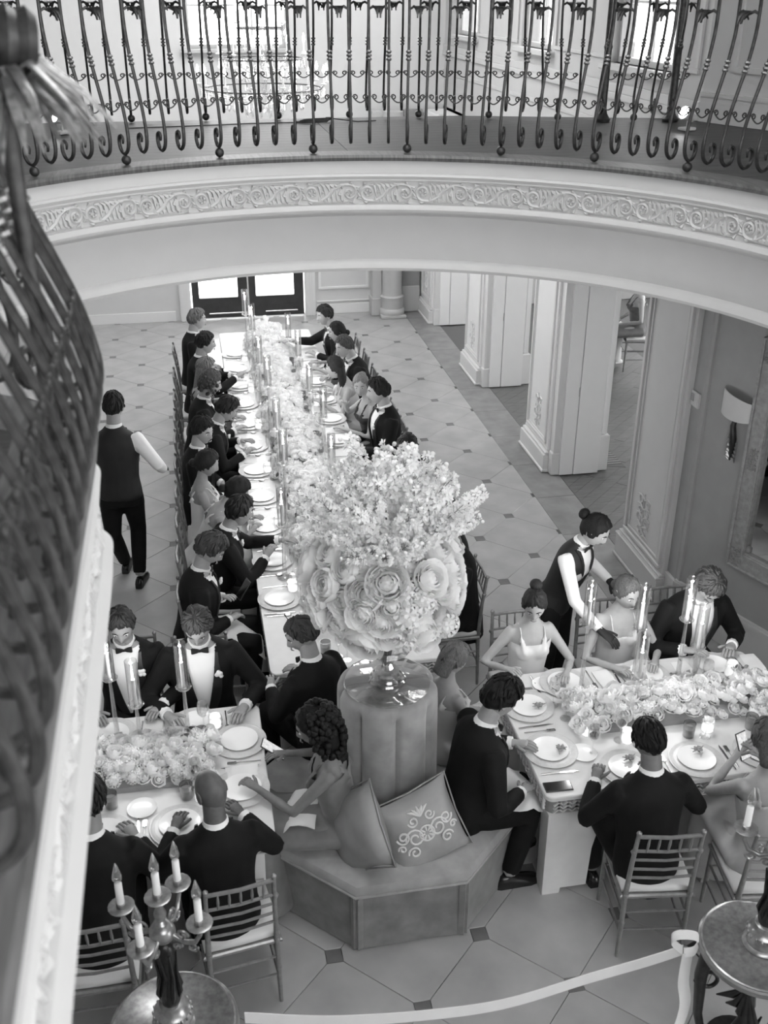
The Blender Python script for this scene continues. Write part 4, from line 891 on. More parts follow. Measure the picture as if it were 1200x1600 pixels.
def pillow(w, h, d, n=13):
    mb = MB(); vs = []
    for s in (1, -1):
        for j in range(n):
            for i in range(n):
                u, v = -1 + 2 * i / (n - 1), -1 + 2 * j / (n - 1); k = (1 - u ** 2) * (1 - v ** 2); ed = 1 - .10 * (1 - abs(u) ** 4) * (abs(v) ** 3); ed2 = 1 - .10 * (1 - abs(v) ** 4) * (abs(u) ** 3)
                vs.append((u * w / 2 * ed2, s * d / 2 * k ** .42 + .006 * math.sin(9 * u + 5 * v) * k, v * h / 2 * ed))
    N = n * n; fs = []
    for j in range(n - 1):
        for i in range(n - 1):
            a = j * n + i; fs.append((a, a + n, a + n + 1, a + 1)); fs.append((N + a, N + a + 1, N + a + n + 1, N + a + n))
    return mb.add(vs, fs)
def cushion(loc, rot, label, emb, m='silk'):
    o = thing('cushion', label, 'cushion', loc); o.rotation_euler = rot
    pillow(.46, .46, .17).build('cover', m, o, 180)
    MB().tube([(.232 * a, 0, .232 * b) for a, b in ((-1, -1), (0, -.92), (1, -1), (.92, 0), (1, 1), (0, .92), (-1, 1), (-.92, 0))], .006, 5, closed=True).build('piping', 'silk', o, 180)
    if emb:
        mb = MB(); r = random.Random(4)
        def P_(x, z): k = max(.02, (1 - (x / .23) ** 2) * (1 - (z / .23) ** 2)); return (x, -.085 * k ** .42 - .002, z)
        for s in (-1, 1):
            for (cx, cz, R0, tr, dr) in ((.07, .0, .055, 1.5, 1), (.13, .03, .038, 1.4, -1), (.10, -.075, .036, 1.3, 1), (.05, .09, .030, 1.3, -1), (.155, -.03, .022, 1.2, 1)):
                mb.tube([P_(s * (cx + R0 * (1 - .75 * t) * math.cos(dr * tr * 2 * PI * t)), cz + R0 * (1 - .75 * t) * math.sin(dr * tr * 2 * PI * t)) for t in [i / 20 for i in range(21)]], .006, 5)
        for k in range(8): a = k * PI / 4; mb.tube([P_(.012 * math.cos(a), .012 * math.sin(a)), P_(.036 * math.cos(a), .036 * math.sin(a))], [.004, .008], 5)
        mb.tube([P_(.042 * math.cos(a), .042 * math.sin(a)) for a in [2 * PI * i / 20 for i in range(20)]], .005, 5, closed=True)
        for k in range(5): mb.tube([P_(0, .10), P_((k - 2) * .02, .135), P_((k - 2) * .03, .155 - .006 * abs(k - 2))], [.005, .009, .003], 5)
        mb.build('embroidery', 'embroidery', o, 60)
cushion((-2.28, -3.86, .66), (math.radians(-16), math.radians(-42), math.radians(-52)), 'plain satin cushion tilted on its corner against the settee column', False)
cushion((-1.93, -3.87, .62), (math.radians(-24), math.radians(-14), math.radians(14)), 'satin cushion with pale embroidered scroll crest on the settee', True)

# ================================================================ CHAIRS
CP = {}
def chair_meshes():
    w = .172
    def post(s):
        q = [(s * .175, -.205, 0), (s * .172, -.20, .25), (s * .172, -.195, .45), (s * .168, -.215, .70), (s * .165, -.245, .92)]; mb = MB().tube(q, [.011, .014, .015, .013, .011], 7)
        for z, t in ((.25, .0), (.45, 0), (.78, 0)): mb.lathe([(.013, -.012), (.018, 0), (.013, .012)], 7, (s * .171, -.2 - (.026 if z > .7 else 0), z))
        mb.ball((s * .165, -.246, .925), .015, n=7, k=5); return mb
    CP['back_post'] = [post(s).mesh('back_post', 'chair', 60) for s in (-1, 1)]
    CP['leg'] = [MB().tube([(s * .185, .19, 0), (s * .18, .185, .2), (s * .178, .18, .44)], [.010, .014, .015], 7).mesh('leg', 'chair', 60) for s in (-1, 1)]
    CP['seat'] = [MB().box(-.2, .2, -.2, .2, .415, .445, bev=.008).mesh('seat', 'chair')]
    CP['cushion_pad'] = [MB().loft([[(x * k, y * k, z) for x, y in ((-.19, -.18), (0, -.185), (.19, -.18), (.195, 0), (.19, .19), (0, .195), (-.19, .19), (-.195, 0))] for z, k in ((.445, .96), (.455, 1.0), (.475, 1.0), (.487, .93), (.49, .6))]).mesh('cushion_pad', 'cushion', 60)]
    def by(z): return np.interp(z, [.45, .70, .92], [-.195, -.215, -.245])
    CP['back_rail'] = [MB().tube([(-w + .003, by(z), z), (0, by(z) - .012, z), (w - .003, by(z), z)], r, 6).mesh('back_rail', 'chair', 60) for z, r in ((.90, .011), (.79, .009), (.72, .008), (.65, .008), (.585, .008))]
    CP['spindle'] = [MB().tube([(x, by(.79) - .010, .79), (x, by(.845) - .012, .845), (x, by(.90) - .012, .90)], [.005, .008, .005], 5).mesh('spindle', 'chair', 60) for x in (-.11, -.055, 0, .055, .11)]
    CP['stretcher'] = [MB().tube([(-.172, -.2, z), (.172, -.2, z)], .008, 5).mesh('stretcher', 'chair') for z in (.2, .33)] + [MB().tube([(s * .173, -.2, z), (s * .18, .186, z)], .008, 5).mesh('stretcher', 'chair') for s in (-1, 1) for z in (.17, .30)] + [MB().tube([(-.18, .186, .28), (.18, .186, .28)], .008, 5).mesh('stretcher', 'chair')]
chair_meshes()
def chair(x, y, deg, label, group=None):
    t = thing('banquet_chair', label, 'chair', (x, y, 0), math.radians(deg) - PI/2, group)
    for nm, ms in CP.items():
        for m in ms: obj(nm, m, t)
    return t

# ================================================================ FLOWERS
def rose(seed, open_=1.0, layers=(3, 4, 5, 6, 7, 8), gu=4, gv=4):
    r = random.Random(seed); mb = MB(); mb.ball((0, 0, .42), .19, .19, .20, 8, 6)
    for l, cnt in enumerate(layers):
        q = l / (len(layers) - 1); R0 = .29 + .53 * q; th1 = (.36 + .76 * q) * open_
        for k in range(cnt):
            a = 2 * PI * (k + .37 * l) / cnt + r.uniform(-.12, .12); hw = 2 * PI / cnt * .68; jr = r.uniform(-.04, .05); jt = r.uniform(-.12, .12); vs = []
            for j in range(gv):
                v = j / (gv - 1)
                for i in range(gu):
                    u = -1 + 2 * i / (gu - 1); th = 2.3 + (th1 + jt + .20 * u * u - 2.3) * v; rr_ = R0 + jr + (.10 * q + .03) * v ** 3 - .05 * u * u; ph = a + hw * u * (.55 + .45 * math.sin(min(1, v * 1.25) * PI / 2))
                    vs.append((rr_ * math.sin(th) * math.cos(ph), rr_ * math.sin(th) * math.sin(ph), .42 + rr_ * .85 * math.cos(th)))
            mb.add(vs, [(j * gu + i, j * gu + i + 1, (j + 1) * gu + i + 1, (j + 1) * gu + i) for j in range(gv - 1) for i in range(gu - 1)])
    return mb
ROSES = [rose(i, o_).mesh('blossom', 'petal', 60) for i, o_ in enumerate((1.0, 1.2, .85, 1.35))]
SROSES = [rose(i, o_, (3, 5, 6), 3, 4).mesh('blossom', 'petal', 60) for i, o_ in enumerate((1.0, 1.25, 1.45))]
def cluster(seed, n=26):                  # hydrangea-like head of small florets
    r = random.Random(seed); mb = MB()
    for k in range(n):
        z = 1 - 1.5 * (k + .5) / n; a = k * 2.4; q = math.sqrt(max(0, 1 - z * z)); d = Vector((q * math.cos(a), q * math.sin(a), z)); M = Matrix.Translation(d * .62 + Vector((0, 0, .35))) @ d.to_track_quat('Z', 'Y').to_matrix().to_4x4() @ Matrix.Rotation(r.uniform(0, 2), 4, 'Z')
        for p in range(4):
            b = p * PI / 2; vs = [tuple(M @ Vector((.04 * math.cos(b), .04 * math.sin(b), 0))), tuple(M @ Vector((.24 * math.cos(b - .5), .24 * math.sin(b - .5), .10))), tuple(M @ Vector((.34 * math.cos(b), .34 * math.sin(b), .06))), tuple(M @ Vector((.24 * math.cos(b + .5), .24 * math.sin(b + .5), .10)))]
            mb.add(vs, [(0, 1, 2, 3)])
    mb.ball((0, 0, .35), .5, n=8, k=5); return mb
CLUS = [cluster(i).mesh('blossom', 'petal', 60) for i in range(2)]
BLO = SROSES + SROSES + CLUS
def put_blossom(par, p, d, s, r, pool=BLO, name='blossom'):
    o = obj(name, r.choice(pool), par, p); o.rotation_mode = 'QUATERNION'; q = Vector(d).normalized().to_track_quat('Z', 'Y'); o.rotation_quaternion = q @ Euler((0, 0, r.uniform(0, 6))).to_quaternion(); o.scale = (s, s, s * r.uniform(.85, 1.05)); return o
def runner(label, x0, x1, y0, y1, n, seed, size=(.046, .066), hgt=.11, rest=0, axis='y', taper=None):
    r = random.Random(seed); cx, cy = (x0 + x1) / 2, (y0 + y1) / 2; t = thing('flower_runner', label, 'flowers', (cx, cy, TZ)); sp = []
    hx, hy = (x1 - x0) / 2, (y1 - y0) / 2
    for k in range(20000):
        if len(sp) >= n + rest: break
        x, y = r.uniform(-hx, hx), r.uniform(-hy, hy); q = abs(x) / hx if axis == 'y' else abs(y) / hy; q2 = abs(y) / hy if axis == 'y' else abs(x) / hx
        if q > .8 + .2 * math.sin(y * 5 + x * 4) or (q2 > .93 and r.random() < .6): continue
        mind = .048 if k < 9000 else .036
        if any((x - a) ** 2 + (y - b) ** 2 < mind * mind for a, b, c_, d_ in sp): continue
        sp.append((x, y, hgt * (1 - q ** 2) * r.uniform(.55, 1.15) * (taper(y + cy) if taper else 1), q))
    base = MB().loft([[(x * k, y * k, z) for x, y in ((-hx, -hy), (hx, -hy), (hx, hy), (-hx, hy))] for z, k in ((.002, .78), (.03, .74), (.055, .45))]); base.build('moss_bed', 'leaf', t)
    joined = MB()
    for i, (x, y, z, q) in enumerate(sp):
        s = r.uniform(*size); d = (x / hx * .7 + r.uniform(-.4, .4), r.uniform(-.5, .3), .9)
        if i < n: put_blossom(t, (x, y, z - .02 + .02), d, s, r)
        else:
            src = r.choice(SROSES); M = Matrix.Translation((x, y, z)) @ Vector(d).normalized().to_track_quat('Z', 'Y').to_matrix().to_4x4() @ Matrix.Scale(s, 4); joined.M = M; joined.add([v.co[:] for v in src.vertices], [tuple(p.vertices) for p in src.polygons])
    if joined.f: joined.build('blossom_mass', 'petal', t, 60)['kind'] = 'stuff'
    lf = MB().loft([[(0, 0, 0), (.01, 0, 0)], [(-.35, .1, .5), (.35, .1, .5)], [(-.25, .3, .9), (.25, .3, .9)], [(-.01, .5, 1.1), (.01, .5, 1.1)]], cap=False).mesh('leaf', 'leaf')
    for i in range(int(n * .25)):
        x, y = r.uniform(-hx, hx), r.uniform(-hy, hy); o = obj('leaf', lf, t, (x, y, .06), (r.uniform(-.6, .6), r.uniform(-.6, .6), r.uniform(0, 6)), r.uniform(.03, .06))
    return t
runner('long low bank of white blossoms running down the long table', -2.34, -1.80, -2.05, 4.75, 300, 11, rest=420, taper=lambda y: 1.0 + max(0, (y - 3.9)) * 1.2)
runner('bank of white blossoms on the left table', -3.95, -3.02, -3.52, -3.02, 130, 12, axis='x', size=(.044, .062))
runner('bank of white blossoms on the right table', -.88, .42, -3.50, -3.06, 150, 13, axis='x', size=(.044, .064))
# the giant arrangement on the settee column
fx = thing('flower_arrangement', 'giant arrangement of white roses and blossom branches above the settee', 'flowers', (SX - .01, SY - .02, vz + .31))
r = random.Random(21); dirs = []
for k in range(4000):
    if len(dirs) >= 92: break
    z = r.uniform(-.55, .75); a = r.uniform(0, 2 * PI); q = math.sqrt(1 - z * z); d = V(q * math.cos(a), q * math.sin(a), z)
    if all(np.dot(d, e) < math.cos(.235) for e in dirs): dirs.append(d)
for d in dirs:
    Rr = r.uniform(.31, .39); p = V(0, 0, .34) + d * V(Rr, Rr, Rr * .86); put_blossom(fx, tuple(p), tuple(d + V(0, 0, .1)), r.uniform(.085, .125), r, ROSES + ROSES + CLUS)
MB().ball((0, 0, .33), .30, .30, .27, 14, 10).build('foliage_core', 'leaf', fx)
for k in range(11):
    a = k * 2.4; q = .006 + .0035 * k; MB().tube([(q * .5 * math.cos(a), q * .5 * math.sin(a), -.20), (q * .8 * math.cos(a + .6), q * .8 * math.sin(a + .6), -.08), (q * 2 * math.cos(a), q * 2 * math.sin(a), .12)], .0055, 5).build('stem', 'leaf', fx)
def spray(seed, L=.62, n=46, dens=1.0):
    r = random.Random(seed); st_ = MB(); fl_ = MB(); cv = [r.uniform(-.10, .10), r.uniform(-.10, .10)]
    P_ = lambda t: V(cv[0] * t * t * 2 * L, cv[1] * t * t * 2 * L, L * t)
    st_.tube([P_(t) for t in [i / 7 for i in range(8)]], [.006 - .0045 * i / 7 for i in range(8)], 5)
    for k in range(n):
        t = .22 + .78 * (k / n) ** .9; a = k * 2.4 + r.uniform(-.4, .4); rad = (.060 * (1 - .55 * t) + .012) * r.uniform(.6, 1.15); c_ = P_(t) + V(rad * math.cos(a), rad * math.sin(a), r.uniform(-.01, .02)); st_.tube([P_(max(0, t - .03)), c_], .0012, 3)
        s = .043 * (1 - .5 * t ** 4) * r.uniform(.8, 1.2)
        if t > .965: fl_.ball(tuple(c_), s * .6, n=6, k=4); continue
        d = Vector((math.cos(a), math.sin(a), r.uniform(.0, .8))).normalized(); M = Matrix.Translation(tuple(c_)) @ d.to_track_quat('Z', 'Y').to_matrix().to_4x4()
        for p in range(5):
            b = p * 2 * PI / 5; q = lambda rr_, bb, z: tuple(M @ Vector((s * rr_ * math.cos(bb), s * rr_ * math.sin(bb), s * z)))
            fl_.add([q(.08, b, 0), q(.75, b - .45, .30), q(1.1, b, .35), q(.75, b + .45, .30)], [(0, 1, 2, 3)])
            fl_.add([q(.05, b + .6, .1), q(.45, b + .2, .5), q(.6, b + .6, .62), q(.45, b + 1.0, .5)], [(0, 1, 2, 3)])
    return st_.mesh('twig', 'twig'), fl_.mesh('florets', 'petal_small', 60)
SPR = [spray(i, .66, 60) for i in range(5)]
r = random.Random(31)
for k in range(84):
    a = k * 2.39996 + r.uniform(-.25, .25); ring_ = k % 4; tilt = (.16, .46, .78, 1.0)[ring_] + r.uniform(-.12, .12); m = r.choice(SPR)
    d = Vector((math.sin(tilt) * math.cos(a), math.sin(tilt) * math.sin(a), math.cos(tilt))); s = (.90, .90, .76, .62)[ring_] * r.uniform(.82, 1.1)
    b_ = obj('blossom_branch', m[0], fx, tuple(V(d.x * .12, d.y * .12, (.36, .38, .42, .46)[ring_] + d.z * .10))); b_.rotation_mode = 'QUATERNION'; b_.rotation_quaternion = d.to_track_quat('Z', 'Y') @ Euler((0, 0, r.uniform(0, 6))).to_quaternion(); b_.scale = (s, s, s)
    o = obj('florets', m[1], b_); o['kind'] = 'stuff'
for k in range(10):
    a = r.uniform(0, 2 * PI); MB().tube([(0, 0, .35), (.08 * math.cos(a), .08 * math.sin(a), .6), (.2 * math.cos(a), .2 * math.sin(a), .85)], [.010, .008, .004], 6).build('bare_stem', 'twig', fx)
# ================================================================ TABLEWARE
T0 = TZ + .001
charger_me = MB().lathe([(.10, .0), (.145, .004), (.158, .010), (.160, .013), (.150, .012), (.146, .0145), (.138, .012), (.134, .0145), (.126, .012), (.122, .0135), (.10, .008), (.01, .008)], 32).mesh('charger', 'charger', 50)
plate_me = MB().lathe([(.07, .0), (.098, .006), (.108, .012), (.109, .014), (.10, .012), (.075, .006), (.01, .005)], 28).mesh('plate', 'china', 50)
side_me = MB().lathe([(.05, .0), (.072, .006), (.080, .011), (.080, .013), (.070, .009), (.05, .005), (.01, .004)], 24).mesh('side_plate', 'china', 50)
fork_me = MB().tube([(0, -.095, .003), (0, -.04, .004), (0, .02, .006), (0, .045, .003)], [.0045, .003, .0025, .004], 6, flat=.5).box(-.011, .011, .044, .056, .002, .005).box(-.011, -.007, .056, .095, .002, .004).box(-.005, -.001, .056, .097, .002, .004).box(.001, .005, .056, .097, .002, .004).box(.007, .011, .056, .095, .002, .004).mesh('fork', 'steel')
knife_me = MB().tube([(0, -.11, .004), (0, -.06, .005), (0, -.02, .005)], [.006, .0055, .005], 6, flat=.6).prism([(-.006, -.02), (.006, -.02), (.008, .06), (.003, .11), (-.006, .085)], .001, .004).mesh('knife', 'steel')
spoon_me = MB().tube([(0, -.09, .003), (0, 0, .005), (0, .03, .004)], [.0045, .003, .003], 6, flat=.5).ball((0, .055, .006), .018, .028, .005, 10, 4).mesh('spoon', 'steel')
wine_me = MB().lathe([(.034, 0), (.035, .002), (.006, .006), (.0035, .02), (.0035, .085), (.012, .095), (.034, .125), (.037, .15), (.030, .195), (.0295, .195), (.036, .15), (.033, .126), (.010, .098)], 14).mesh('wine_glass', 'glass', 60)
flute_me = MB().lathe([(.030, 0), (.031, .002), (.005, .006), (.0035, .07), (.012, .09), (.024, .13), (.023, .22), (.0225, .22), (.022, .132), (.008, .095)], 12).mesh('flute', 'glass', 60)
tumbler_me = MB().lathe([(.030, 0), (.033, .002), (.037, .095), (.0355, .095), (.031, .010), (.005, .009)], 14).mesh('tumbler', 'tinted', 60)
drink_me = MB().lathe([(.030, .012), (.033, .060), (.005, .061)], 12).mesh('drink', 'liquid', 60)
red_me = MB().ball((0, 0, .13), .027, .027, .022, 12, 8).mesh('dark_drink', 'dark_drink', 180)
napk_me = MB().loft([[(x * k + .01 * math.sin(z * 200), y * k, z) for x, y in ((-.05, -.09), (.05, -.09), (.055, 0), (.05, .09), (-.05, .09), (-.055, 0))] for z, k in ((0, 1), (.008, 1.02), (.014, .9), (.017, .4))]).mesh('folded_napkin', 'napkin', 60)
posy_me = None
def posy():
    mb = MB(); r = random.Random(9)
    for k in range(7): mb.tube([(0, 0, .004), (r.uniform(-.03, .03), r.uniform(-.03, .03), .018), (r.uniform(-.045, .045), r.uniform(-.045, .045), .012)], [.003, .008, .002], 5)
    for k in range(4): mb.ball((r.uniform(-.018, .018), r.uniform(-.018, .018), .018), .011, n=6, k=4)
    return mb.mesh('posy', 'leaf', 60)
posy_me = posy()
def put(name, me, cx, cy, rz, dx, dy, dz, lab, cat, grp, drz=0.0):
    x = cx + dx * math.cos(rz) - dy * math.sin(rz); y = cy + dx * math.sin(rz) + dy * math.cos(rz); return tag(obj(name, me, None, (x, y, T0 + dz), (0, 0, rz + drz)), lab, cat, grp)
def setting(cx, cy, deg, who, items='CPFKWTN', g='settings', r=random.Random(77)):
    rz = math.radians(deg) - PI/2; j = lambda: r.uniform(-.008, .008)
    if 'C' in items: put('charger_plate', charger_me, cx, cy, rz, 0, 0, 0, 'patterned rim charger plate in front of ' + who, 'plate', g)
    if 'P' in items: put('dinner_plate', plate_me, cx, cy, rz, j(), j(), .0085, 'white dinner plate in front of ' + who, 'plate', g)
    if 'Y' in items: put('sprig', posy_me, cx, cy, rz, .03, .055, .024, 'small leafy sprig on the plate before ' + who, 'sprig', g, r.uniform(0, 3))
    if 'F' in items: put('fork', fork_me, cx, cy, rz, -.185, -.01 + j(), 0, 'silver fork by the plate of ' + who, 'fork', g, j() * 6)
    if 'K' in items: put('knife', knife_me, cx, cy, rz, .185, -.01 + j(), 0, 'silver knife by the plate of ' + who, 'knife', g, j() * 6); 
    if 'S' in items: put('spoon', spoon_me, cx, cy, rz, .215, -.02 + j(), 0, 'silver spoon by the plate of ' + who, 'spoon', g, j() * 6)
    if 'W' in items: put('wine_glass', wine_me, cx, cy, rz, .15 + j(), .19 + j(), 0, 'clear stemmed wine glass near ' + who, 'glass', g)
    if 'R' in items:
        o = put('wine_glass', wine_me, cx, cy, rz, .06 + j(), .24 + j(), 0, 'stemmed glass of dark wine near ' + who, 'glass', g); obj('wine', red_me, o)
    if 'L' in items: put('flute_glass', flute_me, cx, cy, rz, .21 + j(), .14 + j(), 0, 'tall slim flute near ' + who, 'glass', g)
    if 'T' in items:
        o = put('tumbler', tumbler_me, cx, cy, rz, .045 + j(), .215 + j(), 0, 'tinted glass tumbler near ' + who, 'glass', g); obj('drink', drink_me, o)
    if 'N' in items: put('folded_napkin', napk_me, cx, cy, rz, -.28, .0, 0, 'folded white napkin next to ' + who, 'napkin', g, j() * 10)
    if 'B' in items: put('side_plate', side_me, cx, cy, rz, -.2, .17, 0, 'small white side plate near ' + who, 'plate', g)
LK = [-1.6 + .565 * k for k in range(11)]
wl = ['the man reading his phone', 'the man stretching his arm across', 'the woman leaning low over the table', 'the woman with straps and dark updo', 'the man looking towards the stairs', 'the dark-haired man with lowered head', 'the curly-haired guest', 'the guest with pale straight hair', 'the bearded man in profile', 'the empty far left seat', 'the last guest on the left']
for k, y in enumerate(LK): setting(-2.485, y, 0, wl[k], 'CPFKWTSL' if k % 2 else 'CPFKWLSR', 'place settings on the left side of the long table')
wrt = ['the guest hidden by the flowers', 'the seat behind the flowers', 'the dark head above the blossoms', 'the man looking down', 'the man turned to the blonde woman', 'the blonde woman facing the camera', 'the woman with long dark hair', 'the man in a bow tie far right', 'the woman with sleek dark hair', 'the man reaching over the far end']
for k, y in enumerate(LK[:10]): setting(-1.64, y, 180, wrt[k], 'CPFKWTL' if k % 2 else 'CPFKWLR', 'place settings on the right side of the long table')
setting(-1.10, -3.13, 0, 'the man on the settee, far plate', 'CPYFKWB', 'settings on the right table'); setting(-1.10, -3.55, 0, 'the man on the settee, near plate', 'CPYFKR', 'settings on the right table')
setting(-.72, -3.775, 90, 'the man seen from behind', 'CPYBWR', 'settings on the right table'); setting(-.30, -3.775, 90, 'the empty place on the near side', 'CPYFKWT', 'settings on the right table')
setting(-.80, -2.94, -90, 'the woman in the white square-neck dress', 'CPFKWTNY', 'settings on the right table'); setting(-.26, -2.94, -90, 'the woman beside the waitress', 'CPKWTN', 'settings on the right table'); setting(.22, -2.94, -90, 'the man with bowed head', 'CPFKWLTN', 'settings on the right table'); setting(.10, -3.775, 90, 'the woman holding up a phone', 'CPFWT', 'settings on the right table')
setting(-2.87, -3.14, 180, 'the woman with voluminous curls, far plate', 'CPFTWN', 'settings on the left table'); setting(-2.885, -3.55, 180, 'the woman with voluminous curls, near plate', 'CPKRB', 'settings on the left table')
setting(-3.22, -3.78, 90, 'the bald man', 'CPBTF', 'settings on the left table'); setting(-3.12, -2.94, -90, 'the man with a blurred face', 'CPFKWT', 'settings on the left table'); setting(-3.62, -2.95, -90, 'the man beside the fascia', 'CPFKW', 'settings on the left table'); setting(-3.62, -3.78, 90, 'the man half hidden at left', 'CPTK', 'settings on the left table')
# near end of the long table: tumbler with a straw, dropped bow tie, amber drink, spare glasses
o = tag(obj('tumbler', tumbler_me, None, (-2.44, -2.04, T0)), 'short tumbler with a dark straw near the long table end', 'glass'); obj('drink', drink_me, o); MB().tube([(.02, 0, .02), (-.05, 0, .15)], .003, 5).build('straw', 'iris', o)
mb = MB()
for s in (-1, 1): mb.loft([[(s * u, v, z) for v, z in ((-h_, .001), (h_, .001), (h_, .008), (-h_, .008))] for u, h_ in ((.003, .006), (.02, .012), (.045, .016))])
tag(mb.build('loose_bow_tie', 'satin', None, 40, (-2.30, -2.05, T0)), 'black bow tie lying on the bare end of the long table', 'bow tie')
o = tag(obj('tumbler', tumbler_me, None, (-2.25, -2.33, T0)), 'tumbler of pale drink in front of the man at the table end', 'glass'); obj('drink', drink_me, o)
tag(obj('flute_glass', flute_me, None, (-2.17, -2.38, T0)), 'slim flute in front of the man at the table end', 'glass'); tag(obj('flute_glass', flute_me, None, (-2.12, -2.43, T0)), 'second slim flute nearest the corner of the long table end', 'glass')
# phones
def phone(loc, rot, label, scr=True):
    t = thing('phone', label, 'phone', loc); t.rotation_euler = rot; MB().box(-.038, .038, -.078, .078, 0, .009, bev=.002).build('case', 'phone_case', t); MB().box(-.0345, .0345, -.0735, .0735, .009, .0096).build('screen', 'screen' if scr else 'phone', t); return t
phone((-1.155, -3.845, T0), (0, 0, math.radians(88)), 'black phone lying on the corner of the right table', False)
phone((-2.69, -3.37, .865), (math.radians(35), 0, math.radians(75)), 'phone with a bright screen held by the curly-haired woman')
phone((-2.735, -1.55, .845), (math.radians(55), 0, math.radians(-70)), 'dark phone held by the man at the near left of the long table', False)
phone((-.13, -3.93, .97), (math.radians(62), 0, math.radians(20)), 'phone with a glittering screen held up beside the candelabrum')

# ================================================================ CANDLES
st_mb = MB()
ci_n = [0]
def candlestick(x, y, cup, label, lit=True, group=None, chim=.30):
    t = thing('candlestick', label, 'candlestick', (x, y, T0), 0, group); h = cup - T0
    MB().lathe([(.055, 0), (.058, .004), (.040, .012), (.020, .03), (.016, .06), (.013, h * .5), (.010, h - .03), (.016, h - .015)], 12).build('stem', 'crystal', t, 50)
    MB().lathe([(.012, h - .018), (.040, h - .006), (.047, h + .004), (.044, h + .008), (.034, h + .004), (.020, h + .022), (.012, h + .02)], 16).build('cup', 'crystal', t, 60)
    cl_ = chim * .58
    MB().lathe([(.011, h + .005), (.0108, h + cl_), (.003, h + cl_ + .004)], 10).build('candle', 'wax', t, 60)
    MB().lathe([(.0355, h + .008), (.0355, h + chim), (.0335, h + chim), (.0335, h + .010)], 18).build('chimney', 'glass', t, 60)
    f_ = MB().lathe([(.002, h + cl_ + .004), (.0065, h + cl_ + .018), (.005, h + cl_ + .032), (.001, h + cl_ + .055)], 8).build('flame', 'flame', t, 180)
    if lit:
        ld = bpy.data.lights.new('candle_light', 'POINT'); ld.energy = CANDLE_W; ld.shadow_soft_size = .006; lo = bpy.data.objects.new('candle_light', ld); COL.objects.link(lo); lo.parent = f_; lo.location = (0, 0, h + cl_ + .064)
for x, y, c_, l in ((-.72, -3.02, 1.25, 'tall glass candlestick in front of the waitress'), (-.47, -3.28, 1.02, 'shortest glass candlestick, in the middle of the right table'), (-.38, -3.03, 1.20, 'glass candlestick before the woman beside the waitress'), (-.02, -3.12, 1.07, 'glass candlestick before the man with bowed head, the nearer of two'), (-.06, -3.00, 1.20, 'glass candlestick before the man with bowed head, the farther of two'),
                    (-3.16, -3.08, 1.15, 'glass candlestick in front of the blurred-face man on the left table'), (-3.43, -3.13, 1.10, 'middle glass candlestick on the left table'), (-3.57, -2.99, 1.20, 'glass candlestick nearest the gallery fascia on the left table')): candlestick(x, y, c_, l)
r = random.Random(8); yy = -1.75; k = 0
names = ['first', 'second', 'third', 'fourth', 'fifth', 'sixth', 'seventh', 'eighth', 'ninth', 'tenth', 'eleventh', 'twelfth', 'thirteenth', 'fourteenth', 'fifteenth', 'sixteenth']
while yy < 4.6:
    sx = -1 if k % 2 else 1; candlestick(-2.07 + sx * r.uniform(.20, .26) * (1 if yy > -1.2 else 1.35), yy, (1.02, 1.2, 1.10, 1.28)[k % 4], 'tall glass candlestick along the long table, %s from its near end' % names[k]); yy += .46; k += 1
votive_me = MB().lathe([(.025, 0), (.036, .012), (.039, .04), (.034, .075), (.033, .075), (.037, .04), (.033, .014), (.005, .006)], 14).mesh('votive_glass', 'crystal', 60); vw_me = MB().lathe([(.028, .008), (.030, .035), (.004, .036)], 12).mesh('wax_fill', 'glow_wax', 60)
def votive(x, y, l, glow=True):
    o = tag(obj('votive', votive_me, None, (x, y, T0), None, 1.15), l, 'votive', 'glowing votive glasses'); obj('wax_fill', vw_me, o)
for x, y, l in ((-.84, -3.44, 'glowing votive near the settee-side flowers of the right table'), (-.63, -3.55, 'glowing votive in front of the man seen from behind'), (-.12, -3.54, 'glowing votive at the near edge of the right flower bank'), (.30, -3.02, 'glowing votive behind the right flower bank'), (-3.10, -3.60, 'glowing votive near the bald man'), (-3.0, -2.98, 'glowing votive at the far corner of the left table')): votive(x, y, l)
for k in range(12): votive(-2.07 + (.33 if k % 2 else -.31), -1.5 + .53 * k, 'glowing votive beside the long flower bank, %s from the near end' % names[k])

